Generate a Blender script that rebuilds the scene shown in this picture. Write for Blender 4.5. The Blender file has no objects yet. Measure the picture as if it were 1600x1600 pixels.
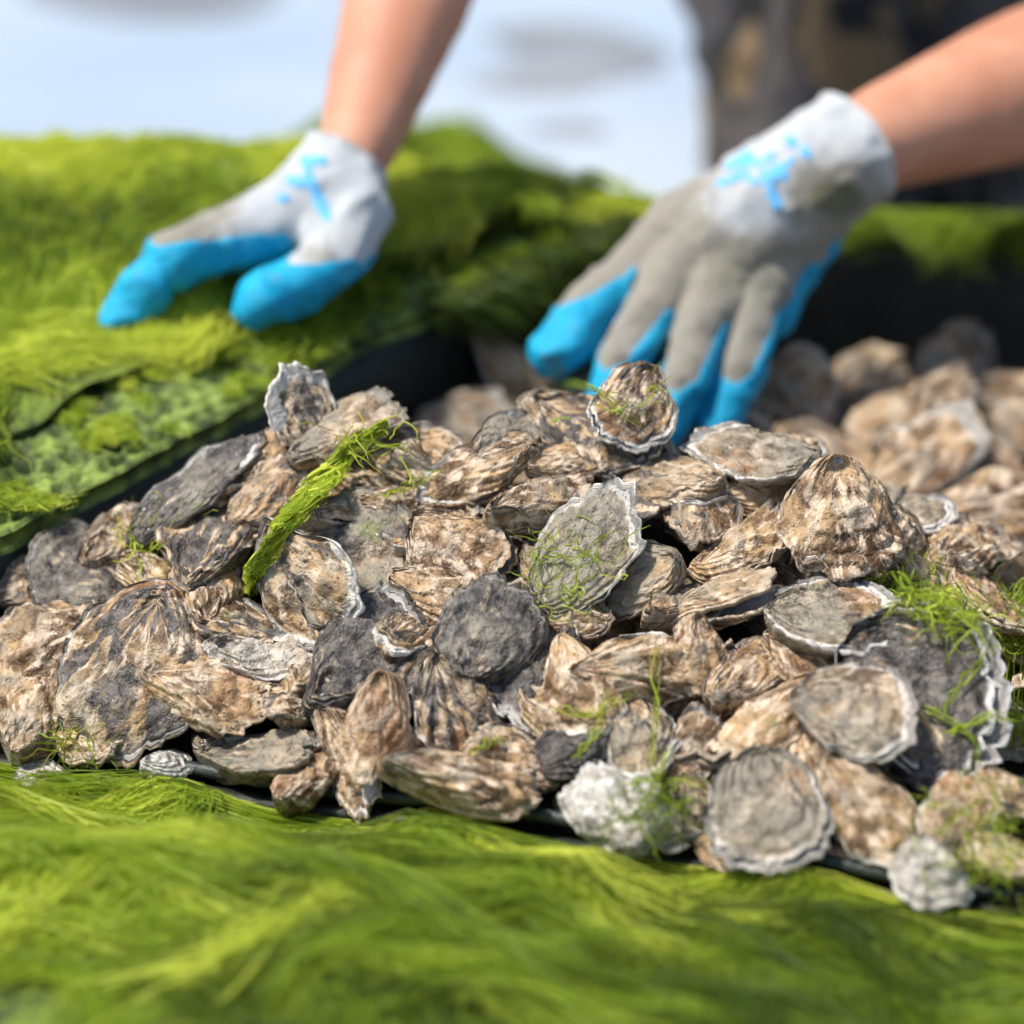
import bpy, bmesh, math, random
import numpy as np
from mathutils import Vector, Matrix

# ------------------------------------------------------------------ camera, sky, sun, exposure
scene = bpy.context.scene
COL = scene.collection
CAM = np.array([0.0, -1.25, 0.62])
PITCH = math.atan(0.52 / 1.25)
LENS, SENSOR = 99.6, 36.0
TANH = SENSOR / 2 / LENS
cd = bpy.data.cameras.new('camera')
cam = bpy.data.objects.new('camera', cd)
COL.objects.link(cam)
cam.location = CAM
cam.rotation_euler = (math.pi / 2 - PITCH, 0, 0)
cd.lens, cd.sensor_width = LENS, SENSOR
cd.clip_start, cd.clip_end = 0.05, 500
cd.dof.use_dof = True
cd.dof.focus_distance = 1.27
cd.dof.aperture_fstop = 2.9
scene.camera = cam

SUN_DIR = Vector((-0.45, -0.12, 0.88)).normalized()      # towards the sun
world = bpy.data.worlds.new('World')
scene.world = world
world.use_nodes = True
wn = world.node_tree
wn.nodes.clear()
sky = wn.nodes.new('ShaderNodeTexSky')
sky.sky_type = 'NISHITA'
sky.sun_disc = False
sky.sun_elevation = math.asin(SUN_DIR.z)
sky.sun_rotation = math.atan2(SUN_DIR.x, SUN_DIR.y)
sky.air_density, sky.dust_density, sky.ozone_density = 1.0, 1.6, 1.0
bg = wn.nodes.new('ShaderNodeBackground')
bg.inputs['Strength'].default_value = 0.11
wo = wn.nodes.new('ShaderNodeOutputWorld')
wn.links.new(sky.outputs[0], bg.inputs[0])
wn.links.new(bg.outputs[0], wo.inputs[0])
sl = bpy.data.lights.new('sun', 'SUN')
sl.energy, sl.angle, sl.color = 4.1, math.radians(6.0), (1.0, 0.955, 0.88)
sun = bpy.data.objects.new('sun', sl)
COL.objects.link(sun)
sun.rotation_euler = SUN_DIR.to_track_quat('Z', 'Y').to_euler()
scene.view_settings.view_transform = 'Standard'
scene.view_settings.look = 'None'
scene.view_settings.exposure = 0.5
scene.view_settings.gamma = 1.0
scene.cycles.max_bounces = 5
scene.cycles.diffuse_bounces = 3
scene.cycles.glossy_bounces = 2
scene.cycles.use_adaptive_sampling = True
scene.cycles.adaptive_threshold = 0.045

# ------------------------------------------------------------------ geometry helpers
RIGHT = np.array([1.0, 0, 0])
UP = np.array([0, math.sin(PITCH), math.cos(PITCH)])
FWD = np.array([0, math.cos(PITCH), -math.sin(PITCH)])


def ray(px, py):
    return RIGHT * ((px - 800) / 800 * TANH) - UP * ((py - 800) / 800 * TANH) + FWD


def at_y(px, py, Y):
    r = ray(px, py)
    return CAM + r * ((Y - CAM[1]) / r[1])


def at_z(px, py, z):
    r = ray(px, py)
    return CAM + r * ((z - CAM[2]) / r[2])


def proj(v):
    d = np.asarray(v) - CAM
    f = d @ FWD
    return np.stack([800 + d @ RIGHT / f / TANH * 800, 800 - d @ UP / f / TANH * 800], -1)


def _hash(ix, iy, iz, seed):
    h = (ix.astype(np.int64) * 374761393 + iy.astype(np.int64) * 668265263 + iz.astype(np.int64) * 2147483647 + seed * 974711) & 0xFFFFFFFF
    h = ((h ^ (h >> 13)) * 1274126177) & 0xFFFFFFFF
    h = ((h ^ (h >> 16)) * 2246822519) & 0xFFFFFFFF
    return ((h ^ (h >> 15)) & 0xFFFFFF).astype(np.float64) / 0xFFFFFF * 2 - 1


def vnoise(x, y, z=0.0, seed=0):
    x, y, z = np.broadcast_arrays(np.asarray(x, float), np.asarray(y, float), np.asarray(z, float))
    ix, iy, iz = np.floor(x).astype(np.int64), np.floor(y).astype(np.int64), np.floor(z).astype(np.int64)
    fx, fy, fz = x - ix, y - iy, z - iz
    fx, fy, fz = [f * f * (3 - 2 * f) for f in (fx, fy, fz)]
    r = 0
    for a in (0, 1):
        for b in (0, 1):
            for c in (0, 1):
                w = (fx if a else 1 - fx) * (fy if b else 1 - fy) * (fz if c else 1 - fz)
                r = r + w * _hash(ix + a, iy + b, iz + c, seed)
    return r


def fbm(x, y, z=0.0, seed=0, octaves=3):
    r, a = 0, 1.0
    for k in range(octaves):
        r = r + a * vnoise(np.asarray(x) * 2 ** k, np.asarray(y) * 2 ** k, np.asarray(z) * 2 ** k, seed + 17 * k)
        a *= 0.5
    return r


def smooth(e0, e1, x):
    t = np.clip((np.asarray(x, float) - e0) / (e1 - e0), 0, 1)
    return t * t * (3 - 2 * t)


def mesh_from(name, verts, quads=None, tris=None, mat=None, smooth_shade=True, vecattr=None, fattr=None):
    me = bpy.data.meshes.new(name)
    verts = np.asarray(verts, np.float32)
    nq = 0 if quads is None else len(quads)
    nt = 0 if tris is None else len(tris)
    me.vertices.add(len(verts))
    me.vertices.foreach_set('co', verts.ravel())
    me.loops.add(nq * 4 + nt * 3)
    me.polygons.add(nq + nt)
    li, ls = [], []
    if nq:
        li.append(np.asarray(quads, np.int32).ravel())
        ls.append(np.arange(nq) * 4)
    if nt:
        li.append(np.asarray(tris, np.int32).ravel())
        ls.append(nq * 4 + np.arange(nt) * 3)
    me.loops.foreach_set('vertex_index', np.concatenate(li).astype(np.int32))
    me.polygons.foreach_set('loop_start', np.concatenate(ls).astype(np.int32))
    if smooth_shade:
        me.polygons.foreach_set('use_smooth', np.ones(nq + nt, bool))
    for k, v in (vecattr or {}).items():
        a = me.attributes.new(k, 'FLOAT_VECTOR', 'POINT')
        a.data.foreach_set('vector', np.asarray(v, np.float32).ravel())
    for k, v in (fattr or {}).items():
        a = me.attributes.new(k, 'FLOAT', 'POINT')
        a.data.foreach_set('value', np.asarray(v, np.float32).ravel())
    me.update(calc_edges=True)
    me.validate()
    if mat:
        me.materials.append(mat)
    return me


def grid_quads(n, m, wrap=False):
    """n rows, m columns; wrap closes the columns"""
    i, j = np.meshgrid(np.arange(n - 1), np.arange(m if wrap else m - 1), indexing='ij')
    j2 = (j + 1) % m
    return np.stack([i * m + j, i * m + j2, (i + 1) * m + j2, (i + 1) * m + j], -1).reshape(-1, 4)


def link(name, me, parent=None):
    o = bpy.data.objects.new(name, me)
    COL.objects.link(o)
    if parent is not None:
        o.parent = parent
    return o


def tag(o, label=None, category=None, group=None, kind=None):
    for k, v in (('label', label), ('category', category), ('group', group), ('kind', kind)):
        if v:
            o[k] = v
    return o


# ------------------------------------------------------------------ materials
class NT:
    def __init__(self, name):
        self.mat = bpy.data.materials.new(name)
        self.mat.use_nodes = True
        self.t = self.mat.node_tree
        self.t.nodes.clear()
        self.out = self.t.nodes.new('ShaderNodeOutputMaterial')

    def n(self, typ, **kw):
        nd = self.t.nodes.new(typ)
        for k, v in kw.items():
            setattr(nd, k, v)
        return nd

    def set(self, sock, v):
        if hasattr(v, 'is_output'):
            self.t.links.new(v, sock)
        elif isinstance(v, (tuple, list)) and len(v) == 3 and sock.type == 'RGBA':
            sock.default_value = (*v, 1)
        else:
            sock.default_value = v

    def math(self, op, a, b=0.0, c=0.0, clamp=False):
        nd = self.n('ShaderNodeMath', operation=op, use_clamp=clamp)
        for s, v in zip(nd.inputs, (a, b, c)):
            self.set(s, v)
        return nd.outputs[0]

    def mapr(self, v, a, b, c=0.0, d=1.0, smoothstep=True):
        nd = self.n('ShaderNodeMapRange')
        nd.interpolation_type = 'SMOOTHSTEP' if smoothstep else 'LINEAR'
        for s, x in zip(nd.inputs, (v, a, b, c, d)):
            self.set(s, x)
        return nd.outputs[0]

    def mix(self, f, a, b, mode='MIX'):
        nd = self.n('ShaderNodeMix', data_type='RGBA', blend_type=mode)
        self.set(nd.inputs[0], f)
        self.set(nd.inputs[6], a)
        self.set(nd.inputs[7], b)
        return nd.outputs[2]

    def noise(self, vec, scale, detail=3.0, rough=0.55, dist=0.0, out=0):
        nd = self.n('ShaderNodeTexNoise')
        if vec is not None:
            self.set(nd.inputs['Vector'], vec)
        for k, v in (('Scale', scale), ('Detail', detail), ('Roughness', rough), ('Distortion', dist)):
            nd.inputs[k].default_value = v
        return nd.outputs[out]

    def vmul(self, v, s):
        nd = self.n('ShaderNodeVectorMath', operation='MULTIPLY')
        self.set(nd.inputs[0], v)
        nd.inputs[1].default_value = s
        return nd.outputs[0]

    def vadd(self, a, b):
        nd = self.n('ShaderNodeVectorMath', operation='ADD')
        self.set(nd.inputs[0], a)
        self.set(nd.inputs[1], b)
        return nd.outputs[0]

    def bump(self, h, strength, dist):
        nd = self.n('ShaderNodeBump')
        nd.inputs['Strength'].default_value = strength
        nd.inputs['Distance'].default_value = dist
        self.set(nd.inputs['Height'], h)
        return nd.outputs[0]

    def attr(self, name):
        return self.n('ShaderNodeAttribute', attribute_name=name)

    def coord(self):
        return self.n('ShaderNodeTexCoord').outputs['Object']

    def principled(self, **kw):
        p = self.n('ShaderNodeBsdfPrincipled')
        for k, v in kw.items():
            self.set(p.inputs[k], v)
        return p.outputs[0]

    def done(self, sh):
        self.t.links.new(sh, self.out.inputs['Surface'])
        return self.mat


def shell_material():
    m = NT('oyster_shell')
    g = m.attr('growth').outputs['Vector']
    sep = m.n('ShaderNodeSeparateXYZ')
    m.set(sep.inputs[0], g)
    ring = sep.outputs[2]
    oi = m.n('ShaderNodeObjectInfo')
    sc = m.n('ShaderNodeSeparateColor')
    m.set(sc.inputs[0], oi.outputs['Color'])
    warm, dark, pale = sc.outputs
    mud = oi.outputs['Alpha']
    off = m.n('ShaderNodeCombineXYZ')
    m.set(off.inputs[0], m.math('MULTIPLY', oi.outputs['Random'], 37.0))
    m.set(off.inputs[1], m.math('MULTIPLY', oi.outputs['Random'], 91.0))
    co = m.vadd(m.coord(), off.outputs[0])
    gr = m.vadd(m.vmul(g, (1.0, 1.0, 1.0)), off.outputs[0])
    # body colour: large patches of tan, rust, cream and grey, finely mottled
    n1 = m.noise(co, 38, 3, 0.62, 0.8)
    n2 = m.noise(co, 190, 3, 0.7)
    n3 = m.noise(m.vadd(co, (7.1, 3.3, 1.7)), 17, 2, 0.6, 0.6)
    n4 = m.noise(m.vadd(m.vmul(gr, (1.1, 1.1, 0.8)), m.vmul(co, (42, 42, 42))), 1.5, 3, 0.66, 0.5)
    tan = m.mix(m.mapr(n1, 0.40, 0.62), (0.105, 0.056, 0.024), (0.46, 0.30, 0.152))
    tan = m.mix(m.mapr(n4, 0.47, 0.63, 0, 0.88), tan, (0.71, 0.56, 0.41))
    tan = m.mix(m.mapr(n3, 0.54, 0.68, 0, 0.5), tan, (0.36, 0.185, 0.085))
    tan = m.mix(m.mapr(n2, 0.55, 0.75, 0, 0.5), tan, (0.11, 0.065, 0.04))
    gry = m.mix(m.mapr(n2, 0.38, 0.66), (0.095, 0.079, 0.054), (0.34, 0.285, 0.20))
    gry = m.mix(m.mapr(n4, 0.52, 0.68, 0, 0.6), gry, (0.56, 0.475, 0.36))
    wv = m.math('ADD', m.math('ADD', warm, 0.07), m.math('MULTIPLY', m.math('SUBTRACT', n3, 0.5), 1.6))
    c = m.mix(m.mapr(wv, 0.2, 0.7), gry, tan)
    # growth bands, broken up
    warp = m.math('MULTIPLY', n1, 9.0)
    line = m.math('SINE', m.math('ADD', m.math('MULTIPLY', ring, 30.0), warp))
    lw = m.math('MULTIPLY', m.mapr(line, 0.6, 1.0, 0, 0.55), m.mapr(n3, 0.40, 0.60))
    c = m.mix(lw, c, m.mix(0.25, (0.05, 0.035, 0.025), c))
    band2 = m.math('SINE', m.math('ADD', m.math('MULTIPLY', ring, 11.0), m.math('MULTIPLY', n1, 6.0)))
    c = m.mix(m.mapr(band2, 0.6, 1.0, 0, 0.45), c, (0.58, 0.48, 0.36))
    # slate patches along the growth
    pn = m.noise(m.vmul(gr, (1.2, 1.2, 2.4)), 1.3, 3, 0.6, 0.7)
    dk = m.math('ADD', pn, m.math('MULTIPLY', m.math('SUBTRACT', dark, 0.5), 0.60))
    slate = m.mix(m.mapr(n2, 0.40, 0.72), (0.028, 0.025, 0.025), (0.145, 0.13, 0.122))
    slate = m.mix(m.mapr(n4, 0.5, 0.7, 0, 0.5), slate, (0.22, 0.18, 0.145))
    c = m.mix(m.mapr(dk, 0.51, 0.59, 0, 0.94), c, slate)
    # pale ragged lip and wholly pale shells
    rn = m.math('ADD', ring, m.math('MULTIPLY', m.math('SUBTRACT', m.noise(co, 120, 3), 0.5), 0.10))
    lipw = m.mapr(rn, 0.935, 0.985)
    c = m.mix(m.math('MULTIPLY', lipw, m.mapr(pale, 0.48, 0.68, 0.02, 0.9)), c, (0.78, 0.74, 0.68))
    allp = m.math('MULTIPLY', m.mapr(pale, 0.68, 1.0), m.mapr(n1, 0.28, 0.55, 0.35, 1.0))
    c = m.mix(allp, c, m.mix(m.mapr(n2, 0.4, 0.6), (0.36, 0.34, 0.30), (0.70, 0.68, 0.635)))
    # mud film and a little green growth
    mn = m.math('ADD', m.noise(m.vadd(co, (2.0, 9.0, 4.0)), 30, 4, 0.7), m.math('MULTIPLY', m.math('SUBTRACT', mud, 0.5), 0.5))
    c = m.mix(m.mapr(mn, 0.47, 0.64, 0, 0.82), c, m.mix(n2, (0.15, 0.13, 0.095), (0.33, 0.30, 0.235)))
    gn = m.noise(m.vadd(co, (5.0, 1.0, 8.0)), 33, 2, 0.7)
    c = m.mix(m.mapr(gn, 0.66, 0.76, 0, 0.55), c, (0.14, 0.19, 0.03))
    # inside: pearly
    c = m.mix(m.mapr(ring, 1.3, 1.6), c, m.mix(n1, (0.30, 0.28, 0.26), (0.66, 0.63, 0.58)))
    # pits
    vor = m.n('ShaderNodeTexVoronoi')
    m.set(vor.inputs['Vector'], co)
    vor.inputs['Scale'].default_value = 330
    pit = m.mapr(vor.outputs['Distance'], 0.0, 0.35)
    c = m.mix(m.math('MULTIPLY', m.math('SUBTRACT', 1.0, pit), m.mapr(n1, 0.5, 0.6, 0, 0.7)), c, (0.05, 0.04, 0.03))
    h = m.math('ADD', m.math('MULTIPLY', m.noise(co, 210, 4, 0.72), 1.2), m.math('MULTIPLY', line, 0.22))
    h = m.math('ADD', h, m.math('MULTIPLY', pit, 0.25))
    nrm = m.bump(h, 0.9, 0.0022)
    rgh = m.mapr(n1, 0.35, 0.65, 0.22, 0.62)
    return m.done(m.principled(**{'Base Color': c, 'Roughness': rgh, 'Normal': nrm, 'Specular IOR Level': 0.42}))


def algae_material(name, dark, mid, bright, trans=0.45):
    m = NT(name)
    a = m.attr('tint').outputs['Fac']
    n = m.noise(m.coord(), 38, 4, 0.6)
    f = m.math('ADD', a, m.math('MULTIPLY', m.math('SUBTRACT', n, 0.5), 0.5))
    c = m.mix(m.mapr(f, 0.0, 0.5), dark, mid)
    c = m.mix(m.mapr(f, 0.5, 1.0), c, bright)
    d = m.principled(**{'Base Color': c, 'Roughness': 0.5, 'Specular IOR Level': 0.3})
    t = m.n('ShaderNodeBsdfTranslucent')
    m.set(t.inputs[0], m.mix(0.5, c, bright))
    mx = m.n('ShaderNodeMixShader')
    mx.inputs[0].default_value = trans
    m.t.links.new(d, mx.inputs[1])
    m.t.links.new(t.outputs[0], mx.inputs[2])
    return m.done(mx.outputs[0])


def mat_base(name, dark, light, scale, bumpd=0.004, rough=0.75):
    m = NT(name)
    co = m.coord()
    n = m.noise(co, scale, 5, 0.65)
    n2 = m.noise(co, scale * 4, 4, 0.65)
    c = m.mix(m.mapr(n, 0.36, 0.64), dark, light)
    c = m.mix(m.mapr(n2, 0.5, 0.75, 0, 0.6), c, dark)
    nrm = m.bump(m.math('ADD', n, m.math('MULTIPLY', n2, 0.5)), 0.8, bumpd)
    return m.done(m.principled(**{'Base Color': c, 'Roughness': rough, 'Normal': nrm}))


M_SHELL = shell_material()
M_ALGAE = algae_material('algae_strand', (0.045, 0.085, 0.012), (0.29, 0.41, 0.030), (0.72, 0.78, 0.11), 0.55)
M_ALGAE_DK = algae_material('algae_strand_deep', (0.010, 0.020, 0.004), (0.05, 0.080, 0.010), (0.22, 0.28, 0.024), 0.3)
M_MAT = mat_base('algae_mat', (0.02, 0.04, 0.006), (0.17, 0.23, 0.02), 60)
M_LEDGE = mat_base('overgrown_mesh', (0.040, 0.062, 0.014), (0.25, 0.34, 0.06), 60, 0.003)
M_TRAY = mat_base('tray_plastic', (0.006, 0.007, 0.005), (0.017, 0.019, 0.012), 40, 0.002, 0.6)
M_CORD = mat_base('rim_cord', (0.010, 0.014, 0.012), (0.035, 0.045, 0.038), 90, 0.001, 0.5)
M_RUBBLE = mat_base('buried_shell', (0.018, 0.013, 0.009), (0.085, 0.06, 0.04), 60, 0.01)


def mud_material():
    m = NT('wet_mud')
    co = m.coord()
    n = m.noise(co, 3.0, 5, 0.6)
    n2 = m.noise(co, 24, 5, 0.65)
    c = m.mix(m.mapr(n, 0.35, 0.65), (0.20, 0.19, 0.18), (0.33, 0.32, 0.315))
    c = m.mix(m.mapr(n2, 0.5, 0.7, 0, 0.5), c, (0.15, 0.135, 0.115))
    return m.done(m.principled(**{'Base Color': c, 'Roughness': m.mapr(n2, 0.35, 0.65, 0.12, 0.4), 'Normal': m.bump(n2, 0.4, 0.01), 'Coat Weight': 0.6, 'Coat Roughness': 0.08}))


def water_material():
    m = NT('shallow_water')
    co = m.coord()
    n = m.noise(m.vmul(co, (1.0, 2.2, 1.0)), 9, 3, 0.5)
    n2 = m.noise(co, 1.6, 3, 0.5)
    c = m.mix(m.mapr(n2, 0.35, 0.65), (0.35, 0.42, 0.50), (0.45, 0.50, 0.56))
    return m.done(m.principled(**{'Base Color': c, 'Roughness': 0.09, 'IOR': 1.33, 'Normal': m.bump(n, 0.10, 0.01)}))


def skin_material():
    m = NT('skin')
    co = m.coord()
    n = m.noise(co, 22, 4, 0.6)
    n2 = m.noise(co, 420, 3, 0.6)
    c = m.mix(m.mapr(n, 0.3, 0.7), (0.47, 0.20, 0.115), (0.58, 0.285, 0.18))
    c = m.mix(m.mapr(n2, 0.55, 0.75, 0, 0.25), c, (0.42, 0.18, 0.11))
    return m.done(m.principled(**{'Base Color': c, 'Roughness': 0.6, 'Subsurface Weight': 0.12, 'Subsurface Radius': (0.010, 0.004, 0.002), 'Subsurface Scale': 0.6, 'Normal': m.bump(n2, 0.25, 0.0006)}))


def knit_material():
    m = NT('glove_knit')
    co = m.coord()
    d = m.attr('dirt').outputs['Fac']
    n = m.noise(co, 48, 5, 0.65)
    f = m.math('ADD', d, m.math('MULTIPLY', m.math('SUBTRACT', n, 0.5), 0.9))
    c = m.mix(m.mapr(n, 0.3, 0.7), (0.50, 0.525, 0.545), (0.63, 0.65, 0.665))
    c = m.mix(m.mapr(f, 0.15, 0.6, 0, 0.9), c, (0.27, 0.24, 0.18))
    c = m.mix(m.mapr(f, 0.72, 1.15, 0, 0.9), c, (0.125, 0.125, 0.055))
    wv = m.n('ShaderNodeTexWave')
    m.set(wv.inputs['Vector'], co)
    wv.inputs['Scale'].default_value = 190
    wv.inputs['Distortion'].default_value = 2.0
    h = m.math('ADD', wv.outputs['Fac'], m.math('MULTIPLY', m.noise(co, 300, 3), 0.8))
    return m.done(m.principled(**{'Base Color': c, 'Roughness': 0.9, 'Normal': m.bump(h, 0.8, 0.0010), 'Sheen Weight': 0.2}))


def coat_material():
    m = NT('glove_coating')
    co = m.coord()
    n = m.noise(co, 60, 5, 0.7)
    n2 = m.noise(co, 700, 3, 0.6)
    c = m.mix(m.mapr(n, 0.3, 0.7), (0.002, 0.30, 0.52), (0.003, 0.42, 0.68))
    c = m.mix(m.mapr(n, 0.55, 0.70, 0, 0.75), c, (0.15, 0.18, 0.14))
    return m.done(m.principled(**{'Base Color': c, 'Roughness': 0.52, 'Normal': m.bump(m.math('ADD', n, m.math('MULTIPLY', n2, .3)), 0.8, 0.004), 'Specular IOR Level': 0.35}))


def camo_material():
    m = NT('camo_cloth')
    co = m.coord()
    a = m.noise(m.vmul(co, (1, 1, 0.6)), 8, 2, 0.5, 1.8)
    b = m.noise(m.vadd(m.vmul(co, (1.2, 1, 0.5)), (3.0, 5.0, 2.0)), 9, 2, 0.5, 2.6)
    c = m.mix(m.mapr(a, 0.47, 0.53), (0.006, 0.006, 0.007), (0.045, 0.041, 0.043))
    c = m.mix(m.mapr(b, 0.55, 0.58), c, (0.155, 0.105, 0.052))
    c = m.mix(m.mapr(b, 0.38, 0.41, 1, 0), c, (0.065, 0.056, 0.053))
    return m.done(m.principled(**{'Base Color': c, 'Roughness': 0.85, 'Normal': m.bump(m.noise(co, 260, 3), 0.3, 0.002)}))


def flat_material(name, col, rough=0.6):
    m = NT(name)
    n = m.noise(m.coord(), 90, 4, 0.6)
    c = m.mix(n, tuple(0.78 * v for v in col), tuple(1.15 * v for v in col))
    return m.done(m.principled(**{'Base Color': c, 'Roughness': rough}))


# ------------------------------------------------------------------ the setting: wet mudflat and shallow water
def ground():
    gx = np.concatenate([np.linspace(-60, -3, 30), np.linspace(-2.9, 2.9, 150), np.linspace(3, 60, 30)])
    gy = np.concatenate([np.linspace(-40, -1.6, 16), np.linspace(-1.5, 4.5, 160), np.linspace(4.7, 90, 40)])
    X, Y = np.meshgrid(gx, gy)
    Z = 0.012 * fbm(X * 1.4, Y * 1.4, 0, 5, 3) - 0.012 + 0.004 * fbm(X * 9, Y * 9, 0, 8, 2)
    for (px, py, rx, ry, h) in ((930, 70, 0.15, 0.22, 0.022), (900, 205, 0.18, 0.06, 0.015), (1000, 300, 0.3, 0.12, 0.016), (280, -10, 0.16, 0.2, 0.02), (640, 140, 0.3, 0.1, 0.012)):
        c = at_z(px, py, 0)
        Z += h * np.exp(-((X - c[0]) / rx) ** 2 - ((Y - c[1]) / ry) ** 2)
    far = np.clip((np.hypot(X, Y) - 20) / 40, 0, 1)
    Z -= 0.01 * far
    me = mesh_from('mudflat', np.stack([X, Y, Z], -1).reshape(-1, 3), grid_quads(len(gy), len(gx)), mat=mud_material())
    tag(link('mudflat', me), 'grey wet tidal mudflat behind the tray', kind='structure')
    w = np.array([[-60, -40, 0], [60, -40, 0], [60, 90, 0], [-60, 90, 0]], float)
    me = mesh_from('shallow_water', w, np.array([[0, 1, 2, 3]]), mat=water_material())
    tag(link('shallow_water', me), 'pale blue film of shallow water over the mud', kind='structure')


ground()

# ------------------------------------------------------------------ tray layout
# front rim line (z .03), left ledge rim line (z .14), back panel (y about .33)
FR0, FR1 = np.array([-0.29, -0.094]), np.array([0.46, -0.308])
LR0, LR1 = np.array([-0.285, -0.1085]), np.array([0.058, 0.328])


def front_y(x):
    return FR0[1] + (x - FR0[0]) * (FR1[1] - FR0[1]) / (FR1[0] - FR0[0])


def left_x(y):
    return LR0[0] + (y - LR0[1]) * (LR1[0] - LR0[0]) / (LR1[1] - LR0[1])


def ledge_z(y):
    return np.interp(y, [-0.3, -0.05, 0.168, 0.4], [0.100, 0.111, 0.141, 0.152])


def back_top(x):
    return np.interp(x, [-0.7, -0.13, -0.06, 0.0, 0.1, 0.3, 0.6], [0.180, 0.178, 0.166, 0.157, 0.146, 0.135, 0.133])


def back_y(x):
    return 0.335 + 0.03 * np.asarray(x)


def front_top(x):
    return np.interp(x, [-0.3, -0.2, 0.0, 0.08, 0.16, 0.5], [0.032, 0.031, 0.030, 0.029, 0.026, 0.025])


def slab(name, path, z0, z1, thick, mat, parent, wob=0.002, seed=1, n=60, rows=8):
    """a vertical wall panel of real thickness that follows a path in plan; z0/z1 are functions of the index fraction"""
    f = np.linspace(0, 1, n)
    seg = np.linspace(0, 1, len(path))
    P = np.stack([np.interp(f, seg, [p[k] for p in path]) for k in (0, 1)], -1)
    T = np.gradient(P, axis=0)
    T /= np.linalg.norm(T, axis=1)[:, None]
    N = np.stack([-T[:, 1], T[:, 0]], -1)
    za, zb = np.array([z0(p) for p in P]), np.array([z1(p) for p in P])
    prof = [(-1, k / (rows - 1)) for k in range(rows)] + [(1, k / (rows - 1)) for k in range(rows - 1, -1, -1)]
    V = []
    for i, (s, h) in enumerate(prof):
        q = P + N * s * thick / 2
        z = za + (zb - za) * h
        w = wob * fbm(P[:, 0] * 18, z * 30, s, seed)
        q = q + N * w[:, None]
        V.append(np.concatenate([q, z[:, None]], 1))
    V = np.stack(V, 1)
    q = grid_quads(n, len(prof), wrap=True)
    m = len(prof)
    caps = [list(range(m))[::-1], [(n - 1) * m + k for k in range(m)]]
    me = mesh_from(name, V.reshape(-1, 3), q, mat=mat)
    bm = bmesh.new()
    bm.from_mesh(me)
    bm.verts.ensure_lookup_table()
    for c in caps:
        bm.faces.new([bm.verts[k] for k in c])
    bm.to_mesh(me)
    bm.free()
    return link(name, me, parent)


def tube_mesh(name, pts, rad, mat, seg=8):
    pts = np.asarray(pts, float)
    T = np.gradient(pts, axis=0)
    T /= np.linalg.norm(T, axis=1)[:, None] + 1e-12
    A = np.cross(T, np.array([0.13, 0.21, 0.97]))
    A /= np.linalg.norm(A, axis=1)[:, None] + 1e-12
    B = np.cross(T, A)
    a = np.linspace(0, 2 * math.pi, seg, endpoint=False)
    r = np.broadcast_to(np.asarray(rad, float), (len(pts),))
    V = pts[:, None] + r[:, None, None] * (np.cos(a)[None, :, None] * A[:, None] + np.sin(a)[None, :, None] * B[:, None])
    V = V.reshape(-1, 3)
    q = grid_quads(len(pts), seg, wrap=True)
    n0 = len(V)
    V = np.concatenate([V, pts[:1], pts[-1:]])
    k = np.arange(seg)
    t = np.concatenate([np.stack([np.full(seg, n0), (k + 1) % seg, k], -1),
                        np.stack([np.full(seg, n0 + 1), (len(pts) - 1) * seg + k, (len(pts) - 1) * seg + (k + 1) % seg], -1)])
    return mesh_from(name, V, q, t, mat=mat)


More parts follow.
